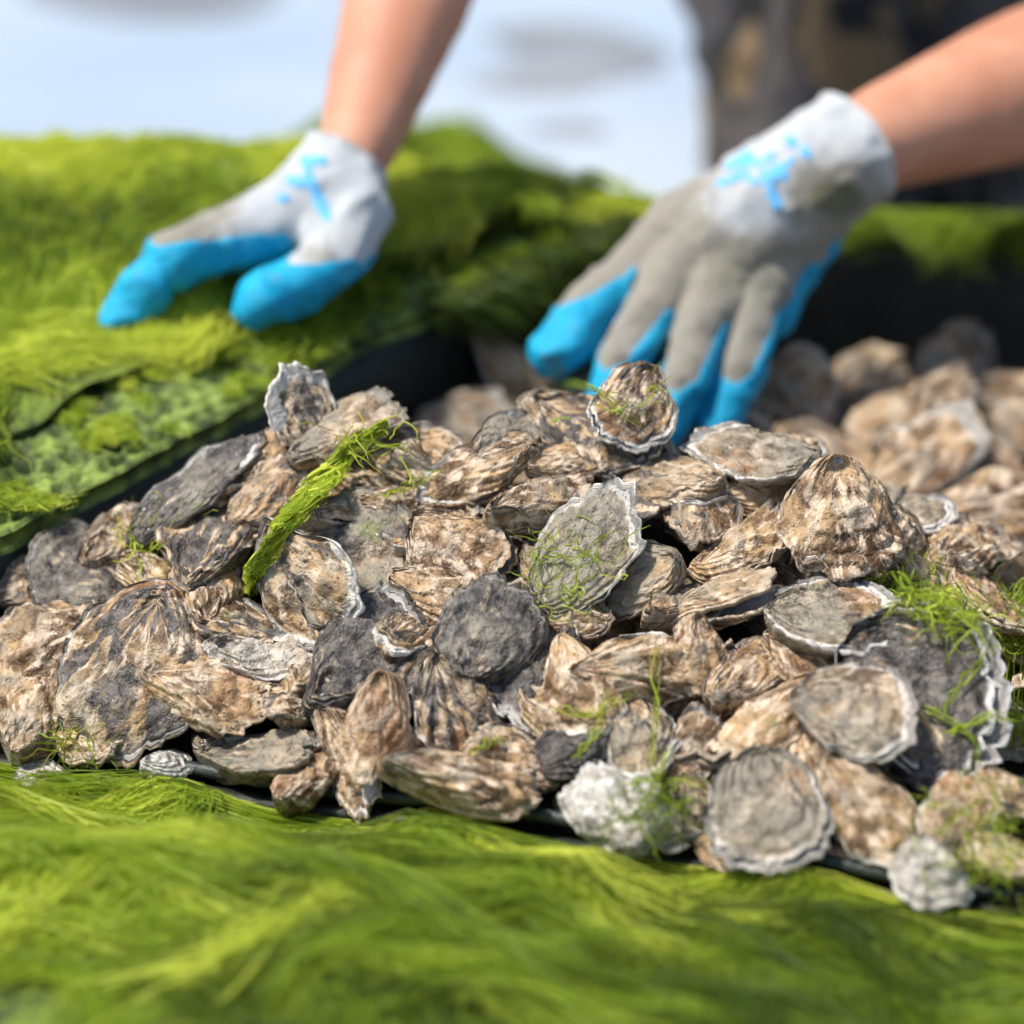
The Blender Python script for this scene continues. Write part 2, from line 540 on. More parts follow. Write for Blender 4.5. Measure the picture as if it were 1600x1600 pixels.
def build_tray():
    root = bpy.data.objects.new('oyster_tray', None)
    COL.objects.link(root)
    root.location = (0.05, 0.0, 0.0)
    tag(root, 'dark rectangular oyster tray overgrown with green algae and heaped with oysters', 'tray')
    W = root.location
    inv = lambda o: setattr(o, 'matrix_parent_inverse', Matrix.Translation(-W))
    fp = [tuple(FR0 + np.array([-0.01, 0.0])), tuple(FR1)]
    inv(slab('front_panel', fp, lambda p: 0.004, lambda p: float(front_top(p[0])) - 0.004, 0.010, M_TRAY, root, seed=3))
    lp = [tuple(LR0), tuple(LR1)]
    inv(slab('side_panel', [tuple(LR0 + np.array([-0.004, 0.012])), tuple(LR1 + np.array([-0.006, -0.012]))], lambda p: 0.004, lambda p: float(ledge_z(p[1])) - .0160, 0.012, M_TRAY, root, seed=4))
    inv(slab('back_panel', [(-0.62, float(back_y(-0.62))), (0.49, float(back_y(0.49)))], lambda p: 0.004, lambda p: float(back_top(p[0])) - 0.004, 0.014, M_TRAY, root, seed=5))
    inv(slab('side_panel', [(0.468, -0.308), (0.484, 0.334)], lambda p: 0.004, lambda p: 0.03 + 0.10 * (p[1] + 0.31) / 0.64, 0.012, M_TRAY, root, seed=6))
    v = np.array([[-0.278, -0.092], [0.462, -0.302], [0.48, 0.335], [0.052, 0.320]])
    V = np.concatenate([np.c_[v, np.full(4, 0.003)], np.c_[v, np.full(4, 0.011)]])
    q = np.array([[3, 2, 1, 0], [4, 5, 6, 7]] + [[k, (k + 1) % 4, 4 + (k + 1) % 4, 4 + k] for k in range(4)])
    inv(link('floor_panel', mesh_from('floor_panel', V, q, mat=M_TRAY, smooth_shade=False), root))
    # flat ledge along the left rim: a plate of real thickness with a lumpy, overgrown top
    n, mcol = 340, 84
    u = np.linspace(-0.12, 1.0, n)
    vv = np.linspace(0, 1, mcol) ** 1.5 * 0.20
    d = LR1 - LR0
    nrm = np.array([-d[1], d[0]]) / np.linalg.norm(d)
    U, VV = np.meshgrid(u, vv, indexing='ij')
    XY = LR0 + U[..., None] * d + VV[..., None] * nrm
    edge = 0.003 * fbm(U * 22, 0.3, 0, 21, 3) * np.exp(-VV / 0.02)
    XY = XY - edge[..., None] * nrm
    lump = 0.0035 * fbm(XY[..., 0] * 95, XY[..., 1] * 95, 0, 31, 3) + 0.004 * fbm(XY[..., 0] * 28, XY[..., 1] * 28, 0, 37, 2)
    LEN = np.linalg.norm(d)
    row = np.floor(VV / .0105)
    hu = ((U * LEN / .0130 + .5 * (row % 2)) % 1 - .5) * .0130
    hv = (VV / .0105 % 1 - .5) * .0105
    hole = smooth(.0050, .0034, np.hypot(hu, hv) * (1 + .35 * vnoise(XY[..., 0] * 160, XY[..., 1] * 160, 0, 3))) * smooth(-.9, -.2, vnoise(XY[..., 0] * 60, XY[..., 1] * 60, 0, 15)) * smooth(.003, .006, VV)
    lump = lump * .6 - .0075 * hole
    Z = ledge_z(XY[..., 1]) - .0018 + lump * smooth(0, 0.008, VV) - 0.004 * np.exp(-VV / 0.004) - 0.05 * smooth(0.14, 0.20, VV)
    top = np.concatenate([XY, Z[..., None]], -1).reshape(-1, 3)
    bot = np.concatenate([XY, (ledge_z(XY[..., 1]) - .0155)[..., None] - 0.05 * smooth(0.14, 0.20, VV)[..., None]], -1).reshape(-1, 3)
    qa = grid_quads(n, mcol)
    N0 = n * mcol
    border = [i * mcol for i in range(n)] + [(n - 1) * mcol + j for j in range(1, mcol)] + [i * mcol + mcol - 1 for i in range(n - 2, -1, -1)] + [j for j in range(mcol - 2, 0, -1)]
    b = np.array(border)
    b2 = np.roll(b, -1)
    side = np.stack([b, b2, b2 + N0, b + N0], -1)
    me = mesh_from('side_ledge', np.concatenate([top, bot]), np.concatenate([qa[:, ::-1], qa + N0, side]), mat=M_LEDGE)
    inv(link('side_ledge', me, root))
    # dark cord along the front rim
    xs = np.linspace(-0.29, 0.46, 90)
    pts = np.stack([xs, front_y(xs) + 0.002 * fbm(xs * 14, 0.5, 0, 3), front_top(xs) + .0035 + 0.0022 * fbm(xs * 10, 0.7, 0, 9)], -1)
    inv(link('rim_cord', tube_mesh('rim_cord', pts, 0.0033, M_CORD), root))
    return root


build_tray()


# ------------------------------------------------------------------ heap profile
def heap(x, y):
    x, y = np.asarray(x, float), np.asarray(y, float)
    yc = -0.01
    h = np.interp(x, [-0.33, -0.24, -0.18, -0.11, 0.0, 0.06, 0.145, 0.18, 0.24, 0.33], [0.066, 0.086, 0.104, 0.128, 0.142, 0.138, 0.120, 0.104, 0.080, 0.062])
    yf = front_y(x)
    s = np.clip((y - yf) / (yc - yf), -0.3, 1)
    f = 0.030 + (h - 0.030) * np.sign(s) * np.abs(s) ** 0.92
    bed = 0.043 + 0.010 * np.sin(x * 23 + 1) * np.cos(y * 19)
    b = bed + (h - bed) * (1 - smooth(0.0, 0.13, y - yc))
    return np.where(y < yc, f, b)


def hit_heap(px, py, lift=0.0):
    r = ray(px, py)
    prev = None
    for k in range(900):
        s = 0.75 + k * 0.0012
        p = CAM + r * s
        if p[2] <= heap(p[0], p[1]) + lift:
            return p
    return p


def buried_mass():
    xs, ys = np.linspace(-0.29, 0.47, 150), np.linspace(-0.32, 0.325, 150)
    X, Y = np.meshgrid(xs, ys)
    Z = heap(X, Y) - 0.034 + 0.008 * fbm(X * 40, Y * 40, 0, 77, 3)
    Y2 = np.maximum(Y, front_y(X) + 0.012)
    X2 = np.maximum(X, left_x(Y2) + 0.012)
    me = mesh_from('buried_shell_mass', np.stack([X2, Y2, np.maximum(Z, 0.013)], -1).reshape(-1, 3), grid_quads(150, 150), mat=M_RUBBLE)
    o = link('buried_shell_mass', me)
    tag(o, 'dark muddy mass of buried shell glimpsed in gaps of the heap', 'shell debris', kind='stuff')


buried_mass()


# ------------------------------------------------------------------ oysters
def oyster_meshes(seed, L, W, D=0.17, flute=0.02, nf=8, taper=0.5, bend=0.0, curl=0.0, lid=0.07, rough=1.0, res=1.0, lidscale=0.94, frill=1.0, irr=1.0):
    rg = np.random.default_rng(seed)
    na, nr = int(80 * res), int(30 * res)
    phi = np.linspace(0, 2 * math.pi, na, endpoint=False)
    c, s = np.cos(phi), np.sin(phi)
    q = (c + 1) / 2
    tp = taper + (1 - taper) * q ** 0.7
    ox, oy = 0.5 * L * c, 0.5 * W * s * tp * 1.06
    r = 1 + 0.16 * irr * vnoise(c * 1.2 + 5, s * 1.2, 0, seed) + 0.10 * irr * vnoise(c * 2.6, s * 2.6, 2, seed + 1) + 0.035 * vnoise(c * 8, s * 8, 4, seed + 2)
    ox, oy = ox * r, oy * r + bend * L * (q ** 2 - 0.3)
    ux, uy = -0.43 * L, -0.3 * bend * L
    K = rg.integers(5, 9)
    ph = rg.uniform(0, 1)
    fl = flute * L * np.cos(nf * phi + 2.2 * vnoise(c * 2, s * 2, 1, seed + 5)) * (0.55 + 0.45 * c)

    def surf(t, sign, depth, sc, inner=0.0):
        T, PH = np.meshgrid(t, phi, indexing='ij')
        Cc, Ss = np.cos(PH), np.sin(PH)
        fr = 1 + frill * (0.034 * T ** 4 * vnoise(Cc * 12, Ss * 12, T * 2, seed + 7) + 0.02 * T ** 4 * vnoise(Cc * 25, Ss * 25, T, seed + 8))
        tt = T + 0.07 * vnoise(Cc * 2.2, Ss * 2.2, T * 2, seed + 9) + 0.03 * vnoise(Cc * 7, Ss * 7, T * 3, seed + 10)
        tt = np.maximum(tt, 0)
        saw = (tt ** 1.25 * K + ph) % 1.0
        lam = (saw ** 2.5 - 0.35) * (0.5 + 0.5 * vnoise(Cc * 3, Ss * 3, np.floor(tt ** 1.25 * K + ph) * 3.1, seed + 11))
        push = 1 + 0.045 * lam * smooth(0.1, 0.4, T) * rough
        X = ux + T * sc * fr * push * (ox[None] - ux)
        Y = uy + T * sc * fr * push * (oy[None] - uy)
        dip = 0.80 if sign < 0 else 0.5
        f = (1 - T ** 2.1) * (dip + (1 - dip) * smooth(0, 0.38, T))
        Z = sign * depth * L * f
        Z = Z + fl[None] * T ** 1.6 * (1.0 if sign < 0 else 0.75)
        amp = smooth(0.05, 0.3, T)
        Z = Z + sign * L * amp * rough * (0.030 * lam + 0.045 * irr * vnoise(X / L * 4.2, Y / L * 4.2, sign, seed + 12) + 0.012 * fbm(X / L * 12, Y / L * 12, sign * 2, seed + 13, 3))
        Z = Z + curl * L * ((X - ux) / L) ** 2 - curl * L * 0.3
        Z = Z + sign * 0.0006
        Z = Z - sign * inner
        G = np.stack([Cc, Ss, T if np.ndim(inner) == 0 else np.full_like(T, 2.0)], -1)
        return np.stack([X, Y, Z], -1), G

    out = []
    t = np.linspace(0.012, 1, nr) ** 0.9
    ti = np.concatenate([[1.0, 0.985], t[::-1][2::4]])
    ti = ti[ti > .2]
    for sign, depth, sc in ((-1, D, 1.0), (1, lid, lidscale)):
        A, GA = surf(t, sign, depth, sc)
        th = 0.0022
        parts, gs = [A], [GA]
        Bv, GB = surf(ti, sign, depth, sc, inner=th * np.where(np.arange(len(ti)) == 0, .35, 1.0)[:, None])
        GB[:2, :, 2] = 1.0
        parts.append(Bv)
        gs.append(GB)
        V, G = np.concatenate(parts), np.concatenate(gs)
        n = len(V)
        qd = grid_quads(n, na, wrap=True)
        if sign > 0:
            qd = qd[:, ::1]
        else:
            qd = qd[:, ::-1]
        V2, G2 = V.reshape(-1, 3), G.reshape(-1, 3)
        n0 = len(V2)
        deep = np.array([0, 0, -sign * (.55 * abs(depth) * L + .003)])
        V2 = np.concatenate([V2, V[0].mean(0)[None], V[-1].mean(0)[None] + deep])
        G2 = np.concatenate([G2, G[0, :1] * 0 + [0, 0, 0.0], [[0, 0, 2.0]]])
        k = np.arange(na)
        ta = np.stack([np.full(na, n0), (k + 1) % na, k], -1)
        tb = np.stack([np.full(na, n0 + 1), (n - 1) * na + k, (n - 1) * na + (k + 1) % na], -1)
        tr = np.concatenate([ta, tb])
        if sign < 0:
            tr = tr[:, ::-1]
        nm = 'cupped_shell' if sign < 0 else 'flat_shell'
        out.append(mesh_from(nm, V2, qd, tr, mat=M_SHELL, vecattr={'growth': G2}))
    return out


def frame_from(axis_deg, n):
    """object axes: x from hinge to lip as seen at this angle in the picture plane, z the given normal (right, up, towards the camera)"""
    nx, ny = n
    nz = math.sqrt(max(0.02, 1 - nx * nx - ny * ny))
    N = RIGHT * nx + UP * ny - FWD * nz
    N /= np.linalg.norm(N)
    a = math.radians(axis_deg)
    A = RIGHT * math.cos(a) + UP * math.sin(a)
    # direction in the shell plane whose projection runs along A: solve along the view axis
    V = -FWD
    k = -(A @ N) / (V @ N)
    X = A + np.clip(k, -1.6, 1.6) * V
    X = X - (X @ N) * N
    X /= np.linalg.norm(X)
    Y = np.cross(N, X)
    return np.stack([X, Y, N], 1)


def place_oyster(meshes, pos, R, color, label, group, gape=0.0, flip=False, scale=1.0):
    root = bpy.data.objects.new('oyster', None)
    COL.objects.link(root)
    M = np.eye(4)
    if flip:
        R = R @ np.diag([1, -1, -1])
    M[:3, :3] = R * scale
    M[:3, 3] = pos
    root.matrix_world = Matrix(M.tolist())
    root.empty_display_size = 0.02
    tag(root, label, 'oyster', group)
    for k, me in enumerate(meshes):
        o = link(me.name.split('.')[0], me, root)
        o.color = color
        if k == 1 and gape:
            xs = -0.43 * 0.09
            o.matrix_basis = Matrix.Translation((xs, 0, 0)) @ Matrix.Rotation(-gape, 4, 'Y') @ Matrix.Translation((-xs, 0, 0))
    return root


# px, py, length px, width ratio, axis angle, normal (right, up), (warm, dark, pale, mud), options, label
H = 'heaped oysters in focus'
KEY = [
 # left part
 (478, 648, 165, .62, 97, (.35, .05), (.35, .62, .67, .3), dict(up=.014, D=.14, lid=.0, flute=.01, frill=.6), 'dark oyster standing on end with cream rim, at the top left of the heap'),
 (540, 668, 205, .52, 36, (-.35, .62), (.55, .38, .3, .62), dict(up=.012, lid=.04, flute=.01), 'grey brown flat oyster leaning beside the upright dark one'),
 (300, 766, 250, .36, 37, (-.35, .55), (.15, .80, .25, .50), dict(up=.008, lid=.03, flute=.005, D=.10), 'long narrow slate grey oyster lying by the left panel'),
 (262, 722, 120, .75, 60, (-.1, .45), (.7, .3, .2, .5), {}, 'small blurred brown oyster in shadow above the long slate one'),
 (235, 812, 110, .6, 200, (-.3, .5), (.9, .2, .4, .3), {}, 'small tan oyster under the hinge of the long slate one'),
 (335, 835, 205, .72, 70, (-.25, .45), (.55, .66, .35, .3), dict(D=.2), 'broad oyster with dark blue streaks below the long slate one'),
 (415, 770, 190, .6, 40, (-.2, .55), (.6, .45, .45, .45), dict(flute=.03), 'pale brown ruffled oyster beside the top of the green weed strip'),
 (520, 790, 130, .7, 20, (.2, .5), (.95, .15, .5, .2), {}, 'cream tan oyster tucked just right of the green weed strip'),
 (128, 893, 215, .82, 150, (-.05, .5), (.45, .72, .45, .55), dict(lid=.05), 'dark ringed round oyster at the far left near the ledge'),
 (238, 908, 150, .55, -20, (-.1, .55), (.9, .3, .3, .2), dict(flute=.03), 'ridged brown oyster right of the dark ringed one'),
 (322, 925, 160, .68, 90, (.15, .25), (.85, .32, .4, .2), dict(flip=1, D=.24, nf=6), 'humped tan oyster standing left of the green weed strip'),
 (372, 975, 200, .62, 150, (.1, .55), (.7, .55, .3, .25), dict(), 'tan oyster with one slate patch below the humped one'),
 (62, 1015, 225, .8, 200, (-.15, .35), (.85, .3, .55, .25), dict(flute=.04, nf=9), 'crinkled pale tan oyster at the left edge of the picture'),
 (52, 1130, 165, .66, 60, (-.1, .35), (.8, .25, .35, .35), dict(flip=1, flute=.008), 'smooth pinkish brown oyster at the left edge above the front weed'),
 (205, 1060, 285, .70, -112, (-.15, .38), (.62, .60, .5, .18), dict(up=.006, D=.2, lid=.12, flute=.004, rough=.7), 'big oyster with dark blue patches and orange banded rim, lower left'),
 (335, 1090, 245, .58, -5, (.05, .35), (.88, .28, .45, .2), dict(flip=1, flute=.045, nf=9, D=.24), 'crinkled tan oyster lying over the orange banded one'),
 (418, 1022, 205, .42, -8, (.0, .72), (.6, .22, .85, .2), dict(lid=.03, flute=.02), 'oyster with a thick cream white lip, left of centre'),
 (395, 1172, 230, .42, 5, (0, .70), (.45, .5, .5, .6), dict(lid=.02), 'dark flat oyster with thin pale edge under the crinkled tan one'),
 (62, 1212, 80, .8, 30, (0, .4), (.7, .1, .9, .1), dict(flute=.01), 'little whitish oyster poking through the front weed, far left'),
 (265, 1196, 95, .6, 0, (0, .55), (.2, .15, .95, .1), dict(flute=.004, rough=.5), 'little pale blue grey oyster at the front rim, left'),
 (470, 1222, 125, .7, 60, (0, .35), (.95, .25, .2, .2), dict(flip=1), 'rusty brown oyster peeping over the front weed, left of centre'),
 (455, 1100, 120, .55, 170, (.2, .5), (.8, .4, .2, .3), {}, 'brown oyster in shade right of the crinkled tan one'),
 (430, 722, 150, .62, 60, (-.1, .45), (.8, .3, .4, .35), {}, 'brown oyster wedged under the upright dark one'),
 (372, 742, 140, .6, 30, (-.2, .5), (.85, .2, .45, .3), {}, 'tan oyster between the long slate one and the ruffled one'),
 (28, 918, 150, .7, 20, (-.1, .5), (.6, .55, .3, .5), {}, 'dim dark oyster in the left corner under the ledge'),
 (92, 965, 150, .62, -30, (-.1, .55), (.85, .3, .35, .35), {}, 'brown oyster just below the dark ringed round one'),
 (178, 985, 140, .6, 30, (0, .6), (.8, .35, .4, .4), {}, 'tan brown oyster above the orange banded one'),
 (185, 838, 150, .6, 45, (-.2, .55), (.75, .4, .3, .45), {}, 'shaded brown oyster below the left end of the long slate one'),
 (28, 1075, 150, .7, -60, (-.1, .4), (.8, .25, .4, .4), {}, 'grey tan oyster at the left edge between crinkled and smooth ones'),
 (575, 745, 130, .6, -20, (.1, .55), (.8, .3, .4, .4), {}, 'brown oyster in shade below the white blazed one'),
 (1240, 700, 120, .6, 10, (.1, .6), (.8, .25, .45, .4), {}, 'tan oyster behind the big rounded pinkish one at the crest'),
 # middle
 (470, 905, 205, .78, -62, (-.55, .10), (.62, .42, .66, .5), dict(up=.014, lid=.06, D=.12, frill=.7, taper=.35), 'pointed olive brown oyster propped upright against the green weed strip'),
 (555, 880, 235, .74, 118, (.05, .50), (.38, .50, .5, .72), dict(up=.006, lid=-.06, rough=1.3), 'large rough grey brown dished oyster left of centre'),
 (640, 703, 190, .68, -15, (.0, .50), (.85, .32, .5, .25), dict(flute=.03), 'tan oyster with white blaze near the top left of the crest'),
 (606, 790, 120, .5, 0, (.0, .45), (.9, .3, .2, .3), dict(flip=1), 'dim pinkish oyster in the dark gap below the white blazed one'),
 (742, 738, 235, .40, 205, (.0, .55), (.85, .25, .45, .25), dict(D=.16, flute=.02), 'long slim tan oyster pointing down left, upper centre'),
 (795, 688, 150, .6, 30, (-.1, .55), (.35, .5, .3, .6), dict(), 'dusky grey oyster behind the long slim tan one'),
 (715, 858, 215, .72, -38, (.1, .42), (.95, .25, .5, .15), dict(lid=-.04, gape=.10), 'gaping reddish brown oyster in the centre of the heap'),
 (668, 822, 170, .5, 20, (-.1, .65), (.5, .4, .6, .5), dict(lid=-.03), 'thin cream edged oyster lying under the gaping reddish one'),
 (850, 796, 215, .50, 20, (-.05, .45), (.72, .32, .4, .45), dict(flip=1, flute=.02), 'twisted mud brown oyster, centre of the heap below the crest'),
 (907, 858, 235, .56, 55, (-.15, .40), (.30, .35, .66, .62), dict(up=.014, lid=.03, flute=.012), 'grey green oyster with pale edges and threads of weed on its face'),
 (690, 928, 215, .42, -20, (.05, .60), (.85, .2, .55, .3), dict(flute=.02), 'streaky pale tan oyster right of the large dished one'),
 (930, 672, 240, .56, -25, (-.05, .50), (.62, .55, .4, .4), dict(D=.2), 'big brown and black oyster at the crest below the right glove'),
 (992, 640, 150, .9, -105, (.15, .30), (.75, .5, .66, .2), dict(up=.020, flute=.02), 'pinkish pointed oyster with bright white rim, topmost on the crest'),
 (890, 722, 150, .5, 10, (0, .55), (.95, .15, .45, .2), {}, 'pinkish tan oyster squeezed under the big brown and black one'),
 (762, 985, 185, .76, 65, (.05, .30), (.28, .70, .15, .45), dict(up=.014, lid=.12, flute=.004, rough=.55), 'smooth rounded purple grey oyster in the middle of the heap'),
 (700, 1015, 120, .7, 210, (-.1, .4), (.95, .15, .3, .2), dict(flip=1), 'small tan oyster joined to the left of the purple grey one'),
 (583, 1020, 245, .66, 40, (-.15, .42), (.35, .72, .3, .3), dict(up=.006, D=.2, lid=.1), 'large dark slate oyster just below the dished one'),
 (588, 1132, 175, .52, -88, (.05, .22), (1.0, .08, .3, .1), dict(up=.014, flip=1, flute=.006, rough=.6, D=.2), 'smooth upright tan oyster at the front, left of centre'),
 (545, 1185, 225, .38, -58, (-.15, .30), (.9, .25, .55, .2), dict(flute=.012), 'long brown oyster slanting down beside the smooth upright tan one'),
 (712, 1115, 215, .66, -60, (.05, .35), (.45, .60, .6, .2), dict(flip=1, flute=.075, nf=13, D=.22), 'deeply ribbed black and white oyster, lower centre'),
 (838, 1030, 185, .62, -100, (.15, .40), (.25, .85, .6, .2), dict(lid=.03, rough=1.4), 'black crusted oyster with pale edge right of the purple grey one'),
 (735, 1228, 275, .38, -12, (0, .50), (.78, .3, .5, .3), dict(up=.006, flip=1, flute=.03), 'long low tan oyster along the front rim, centre'),
 (822, 1192, 180, .55, 160, (.05, .45), (.85, .4, .3, .25), dict(flute=.02), 'brown oyster resting on the long low tan one'),
 (905, 1170, 165, .7, 20, (0, .5), (.25, .95, .3, .2), dict(rough=1.6), 'black barnacle crusted oyster, lower centre behind the white one'),
 (895, 965, 150, .6, 10, (.1, .45), (.95, .15, .4, .25), {}, 'pinkish tan oyster behind the black crusted one'),
 (650, 985, 130, .5, 20, (0, .6), (.6, .5, .66, .3), {}, 'ragged pale lipped oyster between the dished one and the purple grey one'),
 # right
 (1188, 708, 205, .64, 178, (0, .72), (.30, .2, .66, .55), dict(up=.014, lid=.02, flute=.012), 'flat grey green oyster with white frilled edge on the right of the crest'),
 (1042, 752, 220, .52, 170, (0, .50), (.55, .3, .66, .3), dict(flute=.03), 'tan oyster with a pale blue grey end, right of the crest middle'),
 (1185, 778, 150, .45, -10, (0, .5), (.95, .35, .2, .3), {}, 'brown oyster under the flat grey green frilled one'),
 (1090, 792, 150, .6, -60, (.1, .4), (.7, .4, .4, .4), dict(flute=.03), 'brown fluted oyster under the one with the pale blue grey end'),
 (1312, 812, 205, .92, -85, (.05, .28), (.98, .0, .50, .02), dict(up=.024, flip=1, flute=.02, nf=9, D=.2, rough=1.4, taper=.7), 'big rounded pinkish tan oyster facing the camera on the right'),
 (1160, 850, 205, .55, 30, (-.1, .45), (.92, .25, .45, .25), dict(flute=.06, nf=11), 'deeply ridged tan oyster left of the big rounded one'),
 (992, 897, 180, .74, 200, (-.12, .50), (.55, .45, .3, .62), dict(flute=.01), 'flat grey brown oyster right of the grey green weedy one'),
 (1130, 945, 220, .40, 15, (0, .50), (.62, .35, .4, .5), dict(gape=.16, D=.15), 'long gaping brown oyster right of centre'),
 (1055, 940, 120, .5, 20, (0, .5), (.6, .4, .4, .4), {}, 'small brown oyster behind the long gaping one'),
 (1305, 960, 215, .90, -8, (0, .84), (.30, .42, .66, .62), dict(up=.016, irr=.3, bend=0, curl=0, lid=-.02, lidscale=.88, flute=.004, frill=1.5, taper=.75, D=.3), 'oval grey oyster ringed by a white frilly rim, right'),
 (1250, 1040, 130, .6, -20, (0, .5), (1.0, .15, .3, .2), dict(flip=1), 'tan oyster directly below the white rimmed oval one'),
 (1440, 1074, 310, .86, -22, (.02, .42), (.50, .80, .66, .12), dict(up=.018, irr=.6, lid=-.03, lidscale=.90, flute=.012, frill=1.6, taper=.6), 'largest black oyster with orange band and ruffled pale rim, far right'),
 (1335, 1112, 200, .82, -15, (-.05, .50), (.42, .2, .60, .45), dict(up=.028, irr=.6, lid=.02, lidscale=.93, flute=.012), 'grey oyster with concentric bands overlapping the largest black one'),
 (1200, 1135, 215, .44, 215, (-.05, .42), (.88, .15, .5, .25), dict(flip=1, flute=.012), 'tan oyster slanting down left beside the concentric banded one'),
 (1200, 1266, 190, .90, -82, (0, .48), (.28, .35, .60, .65), dict(up=.014, irr=.4, bend=0, lid=.0, lidscale=.90, flute=.006, taper=.72), 'round grey olive oyster with pale rim at the front right'),
 (960, 1265, 150, .86, 115, (-.05, .30), (.35, .2, .90, .35), dict(up=.014, flip=1, flute=.022, nf=9), 'chalky white ribbed oyster at the front rim'),
 (1045, 1292, 150, .55, -10, (0, .5), (.35, .2, .8, .45), dict(flute=.01), 'pale grey oyster lying against the chalky white ribbed one'),
 (1090, 1255, 120, .6, -60, (0, .45), (.35, .55, .6, .3), {}, 'dark streaked grey oyster left of the round grey olive one'),
 (1342, 1262, 235, .58, -50, (.05, .40), (.9, .12, .62, .2), dict(flip=1, flute=.02, D=.24), 'pale pinkish lumpy oyster right of the round grey olive one'),
 (1502, 1268, 190, .48, 42, (.1, .48), (.55, .35, .65, .35), dict(flute=.02), 'lilac grey long oyster at the lower right corner of the heap'),
 (1450, 1368, 130, .80, -75, (0, .40), (.35, .3, .86, .3), dict(flip=1, flute=.025, nf=9), 'whitish fan ribbed oyster at the front rim, far right'),
 (1555, 1335, 150, .6, -30, (.1, .45), (.8, .3, .4, .4), {}, 'brown oyster at the bottom right edge of the heap'),
 (1455, 1192, 150, .7, -30, (.1, .42), (.15, 1.0, .15, .1), dict(rough=1.6), 'black barnacled oyster below the largest black one'),
 (1000, 1156, 150, .58, -70, (-.1, .45), (.35, .5, .66, .35), {}, 'small grey and white oyster right of the black barnacle crusted one'),
 (995, 1048, 270, .44, 5, (0, .42), (.72, .22, .62, .35), dict(flip=1, flute=.05, nf=9, D=.2), 'long crinkled cream tan oyster in the lower middle right'),
 (905, 1075, 150, .6, -75, (-.1, .3), (.9, .1, .6, .2), dict(flip=1), 'cream tan oyster at the left end of the long crinkled one'),
 (1095, 1030, 140, .7, -75, (.15, .35), (.75, .3, .45, .35), dict(flip=1, flute=.04), 'curled brown oyster at the right end of the long crinkled one'),
 (1172, 1042, 170, .5, 45, (.05, .42), (.75, .45, .2, .45), {}, 'dim brown oyster in the shade left of the white rimmed oval one'),
 (1085, 1168, 140, .6, 60, (0, .45), (.75, .2, .45, .5), {}, 'olive tan oyster left of the slanting tan one'),
 (1445, 800, 120, .75, -20, (.05, .55), (.25, .35, .66, .4), dict(lidscale=.85, lid=-.02), 'pale rimmed oval oyster behind the big rounded one'),
 (1515, 855, 165, .55, 15, (.05, .5), (.9, .2, .4, .25), dict(flute=.04), 'tan ridged oyster at the right edge behind the weed'),
 (1438, 905, 160, .48, -48, (.15, .5), (.75, .25, .6, .35), {}, 'tan grey oyster slanting down right beside the bright weed'),
 (1545, 935, 180, .55, -52, (.2, .45), (.8, .35, .5, .35), dict(lid=.02), 'brown oyster with a straight pale edge at the right of the picture'),
 (1405, 835, 120, .6, -80, (.2, .4), (.75, .4, .3, .4), {}, 'shaded brown oyster against the right of the big rounded one'),
 (1575, 1240, 130, .6, -40, (.1, .45), (.7, .4, .4, .4), {}, 'grey brown oyster by the weed at the right edge'),
 (860, 1120, 130, .6, -40, (0, .45), (.8, .35, .4, .35), {}, 'brown oyster under the black crusted one'),
 (1270, 1150, 120, .6, -60, (0, .45), (.8, .35, .4, .4), {}, 'dark tan oyster under the slanting one'),
 (1140, 1330, 130, .6, -20, (0, .4), (.8, .25, .5, .3), {}, 'tan oyster below the round grey olive one at the front'),
 (640, 1180, 130, .6, -60, (0, .4), (.8, .4, .3, .35), {}, 'brown oyster in the gap right of the smooth upright tan one'),
 (130, 1160, 130, .6, -20, (0, .5), (.7, .45, .3, .4), {}, 'shaded brown oyster at the lower left under the orange banded one'),
]
